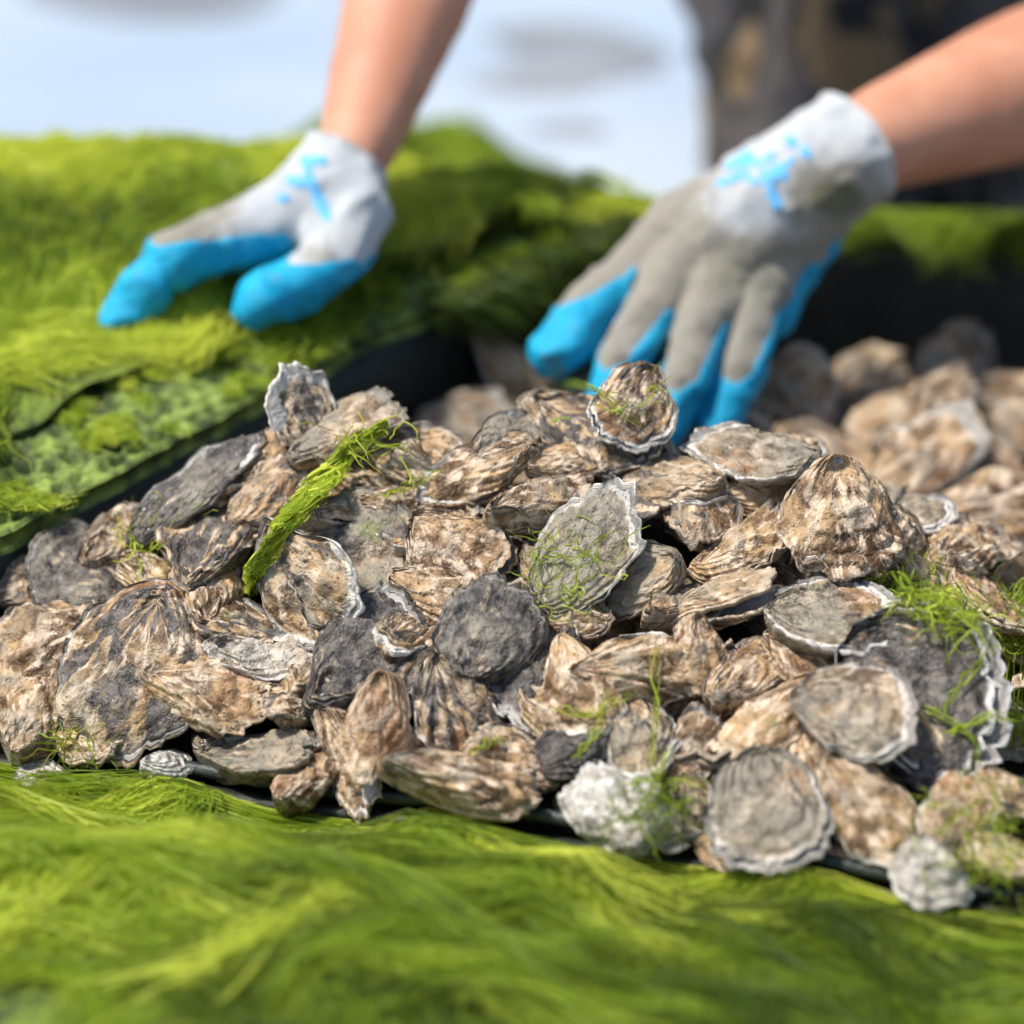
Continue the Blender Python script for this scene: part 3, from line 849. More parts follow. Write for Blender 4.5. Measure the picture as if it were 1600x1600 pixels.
# farther back, out of focus: px, py, Y, length m, ratio, angle, normal, colour, label
BACK = [
 (1492, 592, .255, .075, .72, 80, (.1, .15), (.55, .4, .4, .45), 'blurred grey brown oyster standing against the back panel, right'),
 (1340, 610, .27, .068, .7, 20, (0, .4), (.5, .5, .2, .5), 'dark blurred oyster low against the back panel'),
 (1255, 655, .20, .085, .6, 100, (-.1, .35), (.8, .2, .55, .3), 'blurred cream tan oyster right of the gloved fingertips'),
 (1395, 665, .19, .095, .55, 30, (0, .45), (.9, .15, .5, .2), 'blurred tan oyster slanting up right behind the heap'),
 (1430, 722, .12, .082, .6, 45, (-.1, .45), (.85, .12, .6, .2), 'blurred pale tan oyster just behind the pale rimmed oval one'),
 (1515, 718, .14, .085, .75, -60, (.1, .35), (.65, .3, .4, .4), 'blurred tan grey rounded oyster at the right behind the heap'),
 (1570, 640, .22, .09, .7, 10, (.1, .4), (.85, .35, .2, .35), 'blurred rusty brown oyster at the right edge behind the heap'),
 (1560, 792, .06, .08, .55, 10, (0, .5), (1.0, .08, .4, .15), 'blurred pinkish tan oyster at the right edge'),
 (1190, 625, .24, .075, .65, -30, (0, .4), (.8, .3, .3, .4), 'blurred brown oyster touching the little finger of the right glove'),
 (1300, 720, .13, .075, .6, -30, (0, .5), (.8, .25, .4, .35), 'blurred brown oyster behind the big rounded pinkish one'),
 (815, 600, .20, .085, .45, -55, (.1, .35), (.6, .12, .65, .45), 'blurred long pale oyster slanting beside the gloved forefinger'),
 (725, 665, .17, .062, .8, 10, (0, .4), (.55, .1, .6, .5), 'blurred pale round oyster with green growth behind the crest'),
 (655, 612, .24, .07, .75, 20, (0, .3), (.9, .25, .15, .35), 'blurred reddish brown oyster in the dark back corner'),
 (1110, 655, .17, .08, .6, 20, (0, .5), (.8, .3, .3, .4), 'blurred brown oyster under the gloved fingertips'),
 (900, 640, .15, .07, .6, 30, (0, .5), (.7, .4, .3, .4), 'blurred brown oyster between glove and crest'),
 (1500, 650, .26, .07, .6, -40, (0, .5), (.75, .35, .3, .4), 'blurred brown oyster below the one standing against the back panel'),
]


def build_oysters():
    rng = random.Random(11)
    for i, (px, py, lp, ratio, ang, n, col, opt, label) in enumerate(KEY):
        opt = dict(opt)
        gape, flip = opt.pop('gape', 0.0), opt.pop('flip', 0)
        hero = 'up' in opt
        if not hero:
            n = (float(np.clip(n[0] + rng.uniform(-.28, .28), -.6, .6)), float(np.clip(n[1] + rng.choice((-.15, .12, .26, .34)), .05, .84)))
        p = hit_heap(px, py, 0.012 + opt.pop('up', 0.0))
        depth = (p - CAM) @ FWD
        R = frame_from(ang, n)
        vis = math.sqrt(max(.3, 1 - float(R[:, 0] @ FWD) ** 2))
        L = lp * TANH / 800 * depth * (.98 if hero else .88) / vis
        kw = dict(D=rng.uniform(.22, .34), flute=rng.uniform(.004, .018), nf=rng.randint(3, 7), taper=rng.uniform(.45, .8), bend=rng.uniform(-.12, .12), curl=rng.uniform(-.16, .10), lid=rng.uniform(.06, .15))
        kw.update(opt)
        ms = oyster_meshes(100 + i * 31, L, L * min(.98, ratio * 1.2), **kw)
        place_oyster(ms, p, R, col, label, H, gape, bool(flip))
    for i, (px, py, Y, L, ratio, ang, n, col, label) in enumerate(BACK):
        p = at_y(px, py, Y)
        ms = oyster_meshes(5000 + i * 31, L, L * ratio, res=.6, D=.2, flute=.02, bend=rng.uniform(-.1, .1))
        place_oyster(ms, p, frame_from(ang, n), col, label, 'blurred oysters behind the heap', flip=rng.random() < .4)
    # fill: oysters half buried in the gaps
    var = [oyster_meshes(9000 + k * 17, .075, .075 * rng.uniform(.5, .8), res=.6, D=rng.uniform(.15, .22), flute=rng.uniform(.01, .04), nf=rng.randint(6, 11), bend=rng.uniform(-.12, .12)) for k in range(9)]
    k = 0
    ys = np.arange(-0.40, 0.31, 0.033)
    for iy, y in enumerate(ys):
        for ix, x in enumerate(np.arange(-0.27, 0.45, 0.038)):
            X = x + rng.uniform(-.012, .012) + (iy % 2) * .02
            Yv = y + rng.uniform(-.012, .012)
            if Yv < front_y(X) + .03 or X < left_x(Yv) + .04 or Yv > .29:
                continue
            pp = proj(np.array([X, Yv, 0.1]))
            if not (-120 < pp[0] < 2600):
                continue
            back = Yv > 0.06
            Z = float(heap(X, Yv)) - (0.014 if back else 0.014)
            tilt, az, sp = rng.uniform(.1, 1.15), rng.uniform(0, 6.28), rng.uniform(0, 6.28)
            R = (Matrix.Rotation(az, 3, 'Z') @ Matrix.Rotation(tilt, 3, 'Y') @ Matrix.Rotation(sp, 3, 'Z'))
            if rng.random() < .5:
                R = R @ Matrix.Rotation(math.pi, 3, 'X')
            place_oyster(var[k % 9], (X, Yv, Z), np.array(R), (rng.uniform(.4, 1), rng.uniform(.4, .75) if back else rng.uniform(.15, .6), rng.uniform(.2, .55), rng.uniform(.3, .7)),  # bed oysters get darker slate, painting in the shade of wall and hand
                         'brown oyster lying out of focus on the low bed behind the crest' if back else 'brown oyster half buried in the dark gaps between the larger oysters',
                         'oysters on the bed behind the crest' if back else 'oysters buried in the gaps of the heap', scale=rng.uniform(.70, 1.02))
            k += 1


build_oysters()


# ------------------------------------------------------------------ algae strands
def ribbons(name, paths, width, tint, mat, seed=0):
    """paths (N,K,3): every strand a thin two-sided ribbon"""
    rg = np.random.default_rng(seed)
    N, K, _ = paths.shape
    T = np.gradient(paths, axis=1)
    T /= np.linalg.norm(T, axis=2, keepdims=True) + 1e-9
    rv = rg.normal(size=(N, 1, 3))
    S = np.cross(T, rv)
    S /= np.linalg.norm(S, axis=2, keepdims=True) + 1e-9
    w = np.asarray(width).reshape(-1, 1) * (1 - 0.75 * np.linspace(0, 1, K)[None] ** 3)
    A, B = paths + S * w[..., None] / 2, paths - S * w[..., None] / 2
    V = np.stack([A, B], 2).reshape(-1, 3)
    base = (np.arange(N) * K * 2)[:, None] + (np.arange(K - 1) * 2)[None]
    q = np.stack([base, base + 1, base + 3, base + 2], -1).reshape(-1, 4)
    t = np.repeat(np.asarray(tint), K * 2)
    return mesh_from(name, V, q, mat=mat, fattr={'tint': t})


def locks(rg, seeds, dirfun, zfun, nper, steps, step, sigma, lift, wig=0.0032, spread=1.0, rim=False):
    """hair-like locks: a centre line that follows a flow over a surface, with many strands around it"""
    P, TT = [], []
    for (x, y, tint) in seeds:
        k = int(steps * rg.uniform(.7, 1.0))
        pts = np.zeros((steps, 2))
        pts[0] = x, y
        a0 = rg.normal() * 0.38 * spread
        for i in range(1, steps):
            a = dirfun(pts[i - 1, 0], pts[i - 1, 1]) + a0
            pts[i] = pts[i - 1] + step * np.array([math.cos(a), math.sin(a)])
        f = np.linspace(0, 1, steps)
        n = max(3, int(nper * rg.uniform(.6, 1.4)))
        off = rg.normal(size=(n, 1, 2)) * sigma * (0.55 + 0.9 * f)[None, :, None]
        ph = rg.uniform(0, 6.28, (n, 1))
        fr = rg.uniform(3, 19, (n, 1))
        drift = rg.normal(size=(n, 1, 2)) * .30 * step * steps * spread
        wx = wig * np.sin(f[None] * fr + ph)
        wy = wig * np.sin(f[None] * fr * 1.3 + ph * 2.1)
        shift = rg.uniform(-.25, .25, (n, 1)) * step * steps
        d = np.gradient(pts, axis=0)
        d /= np.linalg.norm(d, axis=1, keepdims=True)
        XY = pts[None] + off + drift * (f[None, :, None] - .35) * .5 + np.stack([wx, wy], -1) + shift[..., None] * d[None]
        damp = 1.0
        if rim:
            over = .013 * vnoise(XY[..., 0] * 33, .5, 0, 12) - np.where(XY[..., 0] < .05, .011, .004)
            XY[..., 1] = np.minimum(XY[..., 1], front_y(XY[..., 0]) + np.clip(over, -.012, .009) - rg.uniform(0, .026, (n, 1)) * rg.uniform(0, 1))
            damp = .25 + .75 * smooth(.0, .03, front_y(XY[..., 0]) - XY[..., 1])
        Z = zfun(XY[..., 0], XY[..., 1])
        arch = rg.uniform(.15, 1.0) * lift
        Z = Z + 0.0012 + damp * (arch * np.sin(np.pi * np.clip(f * 0.94 + .03, 0, 1))[None] * rg.uniform(.5, 1.2, (n, 1)) + np.abs(rg.normal(size=(n, 1))) * sigma * .5)
        P.append(np.concatenate([XY, Z[..., None]], -1))
        TT.append(np.clip(tint + rg.normal(size=n) * .12, 0, 1))
    return np.concatenate(P), np.concatenate(TT)


def front_z(x, y):
    x = np.asarray(x, float)
    s = front_y(x) - y            # distance outwards from the rim
    lum = 0.015 * fbm(x * 12, np.asarray(y) * 20, 0, 41, 2)
    z = front_top(x) - 0.011 + 0.017 * smooth(.012, .07, s) + 0.006 * smooth(.06, .16, s) - .06 * smooth(.20, .32, s)
    z = z + lum * smooth(0.0, 0.04, s) + 0.010 * np.exp(-((x + .150) / .028) ** 2 - ((s - .016) / .014) ** 2) \
        + 0.010 * np.exp(-((x - .115) / .03) ** 2 - ((s - .018) / .018) ** 2)
    return z


def front_algae():
    xs, ss = np.linspace(-0.40, 0.46, 150), np.linspace(0.002, 0.34, 70)
    X, S = np.meshgrid(xs, ss)
    Y = front_y(X) - S
    Z = front_z(X, Y) - 0.004
    me = mesh_from('algae_mat', np.stack([X, Y, Z], -1).reshape(-1, 3), grid_quads(70, 150), mat=M_MAT)
    tag(link('algae_mat', me), 'dark green algae mat under the bright strands on the front panel', 'algae', kind='stuff')
    rg = np.random.default_rng(3)

    def dirn(x, y):
        sd = float(front_y(x) - y)
        return 0.10 - 2.0 * (x + .08) + 0.95 * float(fbm(x * 7 + 3, y * 9 + 1, 0, 51, 2)) - float(smooth(.06, .16, sd)) * (0.7 if x > -.08 else -0.35)
    seeds = []
    for k in range(330):
        x, sd = rg.uniform(-.38, .30), rg.uniform(0.004, .22)
        seeds.append((x, float(front_y(x)) - sd, 0.30 + 0.3 * float(fbm(x * 10, sd * 18, 0, 61, 2))))
    P, T = locks(rg, seeds, dirn, front_z, 44, 9, .0085, .0042, .004, rim=True, spread=1.6)
    W = rg.uniform(.0004, .0009, len(P))
    # thick locks lying on top, each arched; random tint contrast stands in for highlights and hollows
    for k in range(215):
        x, sd = rg.uniform(-.40, .28), rg.uniform(.010, .21)
        if x > .05 and sd > .09 and rg.uniform() < .5:
            continue
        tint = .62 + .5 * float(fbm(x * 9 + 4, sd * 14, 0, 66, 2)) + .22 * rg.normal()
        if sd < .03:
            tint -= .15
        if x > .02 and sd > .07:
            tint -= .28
        st = int(rg.integers(13, 19))
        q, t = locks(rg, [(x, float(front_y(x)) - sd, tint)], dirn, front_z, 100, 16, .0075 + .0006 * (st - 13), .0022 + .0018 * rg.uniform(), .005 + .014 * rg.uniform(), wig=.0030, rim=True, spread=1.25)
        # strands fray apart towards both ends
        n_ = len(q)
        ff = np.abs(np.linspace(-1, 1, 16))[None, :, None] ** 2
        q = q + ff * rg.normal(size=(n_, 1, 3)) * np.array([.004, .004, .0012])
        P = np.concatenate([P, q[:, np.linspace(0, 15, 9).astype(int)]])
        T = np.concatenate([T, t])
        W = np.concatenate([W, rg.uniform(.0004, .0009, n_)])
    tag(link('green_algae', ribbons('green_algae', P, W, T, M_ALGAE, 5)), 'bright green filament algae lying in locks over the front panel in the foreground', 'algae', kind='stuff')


front_algae()


def mat_z(x, y):
    """algae covered surface left of the ledge rim, climbing to the ridge at the back"""
    x, y = np.asarray(x, float), np.asarray(y, float)
    d = left_x(y) - x             # horizontal distance outwards from the rim
    by = back_y(x)
    top = back_top(x) + .008
    z0 = ledge_z(y) + .0005 + 0.012 * smooth(.03, .12, d)
    k = smooth(.17, .02, by - y - .01)
    z = z0 + (top - z0) * k
    z = z - 0.12 * smooth(.012, .09, y - by)
    z = z + (0.006 * fbm(x * 16, y * 16, 0, 71, 2) + .003 * fbm(x * 50, y * 50, 0, 72, 2)) * smooth(0, .03, d)
    return z


def left_algae():
    ys = np.linspace(-0.30, 0.43, 150)
    ds = np.linspace(0.074, 0.42, 90)
    Yg, Dg = np.meshgrid(ys, ds)
    Dg = Dg + 0.014 * fbm(Yg * 20, Dg * 9, 0, 75, 2) * np.exp(-(Dg - .074) / .05)
    Dg = np.where(Yg > .12, Dg - .045 * smooth(.12, .24, Yg), Dg)
    X = left_x(Yg) - Dg
    Z = mat_z(X, Yg)
    me = mesh_from('algae_mat', np.stack([X, Yg, Z], -1).reshape(-1, 3), grid_quads(90, 150), mat=M_MAT)
    tag(link('algae_mat', me), 'thick green algae mat covering the ledge under the left glove', 'algae', kind='stuff')
    rg = np.random.default_rng(13)
    # hanging and combed strands
    seeds = []
    for k in range(900):
        y = rg.uniform(-.24, .40)
        d = rg.uniform(.088 if y < .13 else .05, .40)
        x = float(left_x(y)) - d
        if x < -.42:
            continue
        b = .70 + .55 * float(fbm(x * 12, y * 12, 0, 81, 2))
        if y > .28:
            b += .25
        elif y > .15:
            b -= .05
        seeds.append((x, y, b))
    P, T = locks(rg, seeds, lambda x, y: -1.5 + (.6 if y > .14 else 2.0) * float(fbm(x * 13, y * 13, 0, 83, 2)), mat_z, 52, 9, .0060, .0042, .0045, wig=.003)
    tag(link('green_algae', ribbons('green_algae', P, rg.uniform(.0005, .0010, len(P)), T, M_ALGAE, 6)), 'yellow green algae strands hanging over the left mat below the ridge', 'algae', kind='stuff')
    # short tufts on the ledge near the rim
    seeds = []
    for k in range(1100):
        y = rg.uniform(-.26, .30)
        d = rg.uniform(.001, .095)
        x = float(left_x(y)) - d
        v = float(fbm(x * 45, y * 45, 0, 91, 2))
        if v < .0 or (y > .08 and rg.uniform() < .5):
            continue
        seeds.append((x, y, .55 + .4 * v - (.2 if y > .1 else 0)))
    zl = lambda x, y: ledge_z(y) - .0008
    P, T = locks(rg, seeds, lambda x, y: -.9 + 2.2 * float(fbm(x * 30, y * 30, 0, 93, 2)), zl, 24, 6, .0020, .0022, .002)
    tag(link('green_algae', ribbons('green_algae', P, rg.uniform(.0004, .0008, len(P)), T, M_ALGAE, 7)), 'short mossy green tufts along the dark ledge rim', 'algae', kind='stuff')


left_algae()


def hanging(rg, x, y, z, n, length, tint, sig=.004, out=-.012):
    K = 9
    f = np.linspace(0, 1, K)
    x0 = x + rg.normal(size=(n, 1)) * sig
    y0 = y + rg.normal(size=(n, 1)) * .003
    ln = length * rg.uniform(.5, 1.1, (n, 1))
    X = x0 + rg.normal(size=(n, 1)) * .010 * f[None] + .0025 * np.sin(f[None] * rg.uniform(3, 9, (n, 1)) + rg.uniform(0, 6, (n, 1)))
    Y = y0 + out * np.sin(np.minimum(f * 3, 1.57))[None] * rg.uniform(.5, 1.2, (n, 1)) + .02 * (1 - np.minimum(f * 5, 1))[None] * rg.uniform(0, 1, (n, 1))
    Z = z + .006 * np.sin(f * 3.1 * .7)[None] * (1 - f[None]) - ln * np.clip(f[None] - .12, 0, 1) ** 1.1
    return np.stack([X, Y, Z], -1), np.clip(tint + rg.normal(size=n) * .13, 0, 1)


def back_algae():
    rg = np.random.default_rng(23)
    P, T = [], []
    for k in range(330):
        x = rg.uniform(-.09, .44)
        if rg.uniform() > (1.0 if x < .07 else (.5 if x < .16 else .3)):
            continue
        long_ = x < .075
        ln = rg.uniform(.03, .13) if long_ else rg.uniform(.004, .022) * (2.2 if rg.uniform() < .15 else 1)
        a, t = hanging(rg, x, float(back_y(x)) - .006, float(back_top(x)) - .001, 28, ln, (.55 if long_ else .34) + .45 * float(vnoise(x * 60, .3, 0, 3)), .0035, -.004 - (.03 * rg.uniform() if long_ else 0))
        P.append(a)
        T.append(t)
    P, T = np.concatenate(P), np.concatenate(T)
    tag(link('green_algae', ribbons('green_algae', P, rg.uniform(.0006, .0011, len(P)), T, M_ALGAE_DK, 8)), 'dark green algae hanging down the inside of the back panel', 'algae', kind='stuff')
    # bright fringe on top of the back panel
    seeds = []
    for k in range(420):
        x = rg.uniform(-.16, .44)
        if x > .03 and rg.uniform() < .55:
            continue
        seeds.append((x, float(back_y(x)) + rg.uniform(-.014, .03), .85 + .25 * rg.normal() * .5 - (.55 if x > .14 else 0)))
    zt = lambda x, y: back_top(x) + .001 - 0.5 * np.clip(np.abs(y - back_y(x)) - .012, 0, .05)
    P, T = locks(rg, seeds, lambda x, y: -.3 + 1.3 * float(fbm(x * 20, y * 20, 0, 97, 2)), zt, 30, 8, .005, .0035, .003)
    tag(link('green_algae', ribbons('green_algae', P, rg.uniform(.0006, .0010, len(P)), T, M_ALGAE, 9)), 'bright green algae fringe along the top of the back panel', 'algae', kind='stuff')
    # weed spilling over the corner of the ledge into the tray
    P, T = [], []
    for k in range(55):
        f = rg.uniform(.70, 1.0)
        c = LR0 + (LR1 - LR0) * f
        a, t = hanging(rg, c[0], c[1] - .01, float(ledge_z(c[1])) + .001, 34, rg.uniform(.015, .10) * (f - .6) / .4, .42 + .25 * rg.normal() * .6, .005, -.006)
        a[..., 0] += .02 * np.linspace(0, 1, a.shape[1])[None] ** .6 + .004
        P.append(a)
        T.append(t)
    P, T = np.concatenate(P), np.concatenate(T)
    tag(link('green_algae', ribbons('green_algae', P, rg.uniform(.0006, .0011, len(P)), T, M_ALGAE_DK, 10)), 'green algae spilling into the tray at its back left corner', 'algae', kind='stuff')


back_algae()


def far_clump():
    """weedy hummocks on the mud behind the tray"""
    spots = [(560, 235, .78, .15, .11, .072), (680, 215, .80, .11, .09, .062), (745, 255, .72, .06, .07, .055), (400, 235, .76, .10, .07, .05)]
    rg = np.random.default_rng(33)
    cs = []
    for (px, py, Y, rx, ry, h) in spots:
        c = at_y(px, py, Y)
        cs.append((c[0], Y, rx, ry, h))

    def zf(x, y):
        z = 0 * np.asarray(x, float) - .03
        for (cx, cy, rx, ry, h) in cs:
            z = np.maximum(z, (h + .03) * np.exp(-((x - cx) / rx) ** 2 - ((y - cy) / ry) ** 2) - .03)
        return z + .008 * fbm(np.asarray(x) * 25, np.asarray(y) * 25, 0, 7, 2)
    cx, cy = np.mean([c[0] for c in cs]), .77
    xs, ys = np.linspace(cx - .42, cx + .42, 90), np.linspace(cy - .3, cy + .3, 60)
    X, Y = np.meshgrid(xs, ys)
    me = mesh_from('algae_hummock', np.stack([X, Y, zf(X, Y)], -1).reshape(-1, 3), grid_quads(60, 90), mat=M_MAT)
    tag(link('algae_hummock', me), 'blurred green algae hummock on the mud behind the tray', 'algae', kind='stuff')
    seeds = []
    for k in range(420):
        c = cs[rg.integers(len(cs))]
        x, y = c[0] + rg.normal() * c[2] * .55, c[1] + rg.normal() * c[3] * .55
        seeds.append((x, y, .45 + .3 * float(fbm(x * 18, y * 18, 0, 5, 2))))
    P, T = locks(rg, seeds, lambda x, y: -1.4 + 1.6 * float(fbm(x * 8, y * 8, 0, 9, 2)), zf, 30, 8, .010, .006, .014)
    tag(link('green_algae', ribbons('green_algae', P, rg.uniform(.0010, .0018, len(P)), T, M_ALGAE, 12)), 'loose green strands over the blurred hummock behind the tray', 'algae', kind='stuff')


far_clump()


def on_surface(pts, off):
    dg = bpy.context.evaluated_depsgraph_get()
    out, rs = [], []
    for px, py in pts:
        r = ray(px, py)
        r = r / np.linalg.norm(r)
        rs.append(r)
        ok, loc, *_ = scene.ray_cast(dg, Vector(CAM), Vector(r))
        out.append(np.linalg.norm((np.array(loc) if ok else hit_heap(px, py, .02)) - CAM))
    # a limp strand spans the hollows and touches the high spots
    d = np.array(out)
    if len(d) > 3:
        p = np.pad(d, 1, mode='edge')
        d = np.minimum(np.minimum(p[:-2], p[1:-1]), p[2:])
        for _ in range(3):
            p = np.pad(d, 1, mode='edge')
            d = np.minimum(d, (p[:-2] + p[2:]) / 2 + .0008)
    return CAM + np.array(rs) * (d - off)[:, None] + np.array([0, 0, off * .4])


def dense(path, n):
    path = np.array(path, float)
    sg = np.linspace(0, 1, len(path))
    f = np.linspace(0, 1, n)
    return np.stack([np.interp(f, sg, path[:, 0]), np.interp(f, sg, path[:, 1])], -1)


def heap_weed():
    bpy.context.view_layer.update()
    rg = np.random.default_rng(43)
    # strip of bright weed lying across the shells
    path = [(592, 676), (545, 705), (505, 755), (470, 800), (435, 845), (405, 890), (392, 930)]
    K = 26
    ctr = on_surface(dense(path, K), .0045)
    for _ in range(2):
        ctr[1:-1] = (ctr[:-2] + ctr[1:-1] * 2 + ctr[2:]) / 4
    f = np.linspace(0, 1, K)
    C = ctr
    wd = .0070 * (.30 + .70 * np.sin(np.pi * np.clip(f * .85 + .12, 0, 1))) * (1 + .6 * vnoise(f * 11, .2, 0, 6))
    n_ = 260
    off = rg.uniform(-1, 1, (n_, 1)) + .5 * np.sin(f[None] * rg.uniform(4, 22, (n_, 1)) + rg.uniform(0, 6, (n_, 1)))
    hz = rg.uniform(-1, 1, (n_, 1)) + .5 * np.sin(f[None] * rg.uniform(4, 14, (n_, 1)) + rg.uniform(0, 6, (n_, 1)))
    lo = rg.uniform(-.12, .9, (n_, 1))
    hi = lo + rg.uniform(.10, .35, (n_, 1))
    fi = np.clip(lo + (hi - lo) * f[None], 0, 1)
    P = np.stack([np.interp(fi, f, C[:, k]) for k in range(3)], -1)
    wi = np.interp(fi, f, wd)
    P[..., 0] += off * wi * .85
    P[..., 1] += off * wi * .35
    P[..., 2] += off * wi * .25 + hz * .0022
    me = ribbons('weed_strip', P, rg.uniform(.0007, .0022, n_), np.clip(.72 + .28 * rg.normal(size=n_), 0, 1), M_ALGAE, 18)
    tag(link('weed_strip', me), 'bright green ribbon of seaweed draped across oysters at the upper left', 'seaweed')
    # tangled bright clump at the right
    P, T = [], []
    for (px, py, r, n_, tn) in ((1455, 948, .006, 80, .62), (1418, 920, .005, 60, .75), (1500, 968, .005, 60, .6), (1590, 1000, .009, 150, .55), (1596, 1090, .009, 160, .42), (1590, 1155, .006, 70, .4), (1540, 1310, .015, 130, .5), (880, 868, .008, 45, .55), (960, 640, .010, 14, .4), (1010, 1265, .008, 70, .15), (118, 1158, .005, 50, .3), (870, 930, .007, 24, .55), (565, 690, .008, 30, .7), (235, 850, .008, 50, .6), (1390, 900, .010, 60, .6)):
        c = on_surface([(min(px, 1597), py)], .001)[0]
        K = 10
        st = c + rg.normal(size=(n_, 3)) * np.array([r, r, r * .4])
        d = rg.normal(size=(n_, 3))
        d[:, 2] = np.abs(d[:, 2]) * .5
        d /= np.linalg.norm(d, axis=1, keepdims=True)
        pts = [st]
        for k in range(K - 1):
            d = d + rg.normal(size=(n_, 3)) * .42
            d[:, 2] -= .10
            d /= np.linalg.norm(d, axis=1, keepdims=True)
            nx = pts[-1] + d * .0028
            low = heap(nx[:, 0], nx[:, 1]) + .006
            nx[:, 2] = np.maximum(nx[:, 2], low)
            pts.append(nx)
        P.append(np.stack(pts, 1))
        T.append(np.clip(tn + rg.normal(size=n_) * .2, 0, 1))
    P, T = np.concatenate(P), np.concatenate(T)
    tag(link('algae_tuft', ribbons('algae_tuft', P, rg.uniform(.0005, .0010, len(P)), T, M_ALGAE, 14)), 'curly green algae tufts clinging among the oysters', 'algae', kind='stuff')
    # single long threads
    th = [[(868, 608), (895, 600), (930, 612), (965, 640), (1000, 672)], [(1020, 1010), (1028, 1090), (1018, 1160), (1030, 1240)],
          [(870, 1110), (920, 1120), (960, 1100), (985, 1090)], [(900, 1190), (935, 1140), (950, 1080)], [(1470, 1120), (1500, 1070), (1530, 1040), (1560, 1010)],
          [(1440, 1110), (1490, 1130), (1530, 1170), (1520, 1200)], [(1010, 1240), (1060, 1225), (1110, 1230)], [(985, 1230), (1030, 1215), (1050, 1170)], [(740, 1180), (765, 1160), (790, 1165)],
          [(1400, 900), (1430, 930), (1480, 940), (1520, 985)], [(1480, 1150), (1540, 1120), (1600, 1130)], [(600, 780), (640, 760), (690, 740)]]
    P, T = [], []
    for t in th:
        C = on_surface(dense(t, 14), .002)
        f = np.linspace(0, 1, 14)
        sg = f
        for r in range(4):
            Q = np.stack([np.interp(f, sg, C[:, k]) for k in range(3)], -1)
            Q = Q + np.stack([.0022 * fbm(f * 5, r * 3.7 + k, 0, 3 + r) for k in range(3)], -1)
            P.append(Q)
            T.append(.62)
    P = np.stack(P)
    tag(link('algae_thread', ribbons('algae_thread', P, np.full(len(P), .0009), np.array(T), M_ALGAE, 15)), 'fine green algae threads trailing over the oysters', 'algae', kind='stuff')


heap_weed()


# ------------------------------------------------------------------ the person: body, clothes, gloves
def capsule(p0, r0, p1, r1, seg=18):
    p0, p1 = np.asarray(p0, float), np.asarray(p1, float)
    d = p1 - p0
    L = np.linalg.norm(d)
    T = d / L
    A = np.cross(T, [0.31, 0.17, 0.93])
    A /= np.linalg.norm(A)
    B = np.cross(T, A)
    rows = []
    for k in range(1, 6):
        a = -math.pi / 2 + k * math.pi / 12
        rows.append((math.sin(a) * r0, math.cos(a) * r0))
    for k in range(0, 7):
        rows.append((L * k / 6, r0 + (r1 - r0) * k / 6))
    for k in range(1, 6):
        a = k * math.pi / 12
        rows.append((L + math.sin(a) * r1, math.cos(a) * r1))
    a = np.linspace(0, 2 * math.pi, seg, endpoint=False)
    V = np.stack([p0 + T * h + r * (np.cos(a)[:, None] * A + np.sin(a)[:, None] * B) for h, r in rows])
    n = len(rows)
    q = grid_quads(n, seg, wrap=True)[:, ::-1]
    V = np.concatenate([V.reshape(-1, 3), [p0 - T * r0, p1 + T * r1]])
    k = np.arange(seg)
    n0 = n * seg
    t = np.concatenate([np.stack([np.full(seg, n0), k, (k + 1) % seg], -1)[:, ::-1] * 1, np.stack([np.full(seg, n0 + 1), (n - 1) * seg + (k + 1) % seg, (n - 1) * seg + k], -1)[:, ::-1] * 1])
    return V, q, t


def fuse(name, caps, voxel, smooth_it):
    """one continuous skin grown over a set of tapered limbs"""
    Vs, Qs, Ts, n = [], [], [], 0
    for c in caps:
        V, q, t = capsule(*c)
        Vs.append(V)
        Qs.append(q + n)
        Ts.append(t + n)
        n += len(V)
    me = mesh_from(name, np.concatenate(Vs), np.concatenate(Qs), np.concatenate(Ts))
    bm = bmesh.new()
    bm.from_mesh(me)
    bmesh.ops.recalc_face_normals(bm, faces=bm.faces)
    bm.to_mesh(me)
    bm.free()
    o = link(name, me)
    md = o.modifiers.new('remesh', 'REMESH')
    md.mode = 'VOXEL'
    md.voxel_size = voxel
    sm = o.modifiers.new('smooth', 'SMOOTH')
    sm.iterations = smooth_it
    sm.factor = .5
    dg = bpy.context.evaluated_depsgraph_get()
    res = bpy.data.meshes.new_from_object(o.evaluated_get(dg))
    bpy.data.objects.remove(o)
    bpy.data.meshes.remove(me)
    res.name = name
    res.polygons.foreach_set('use_smooth', np.ones(len(res.polygons), bool))
    return res


def get_verts(me):
    co = np.empty(len(me.vertices) * 3, np.float32)
    me.vertices.foreach_get('co', co)
    nr = np.empty(len(me.vertices) * 3, np.float32)
    me.vertices.foreach_get('normal', nr)
    return co.reshape(-1, 3).astype(float), nr.reshape(-1, 3).astype(float)


def tri_faces(me):
    me.calc_loop_triangles()
    t = np.empty(len(me.loop_triangles) * 3, np.int32)
    me.loop_triangles.foreach_get('vertices', t)
    return t.reshape(-1, 3)


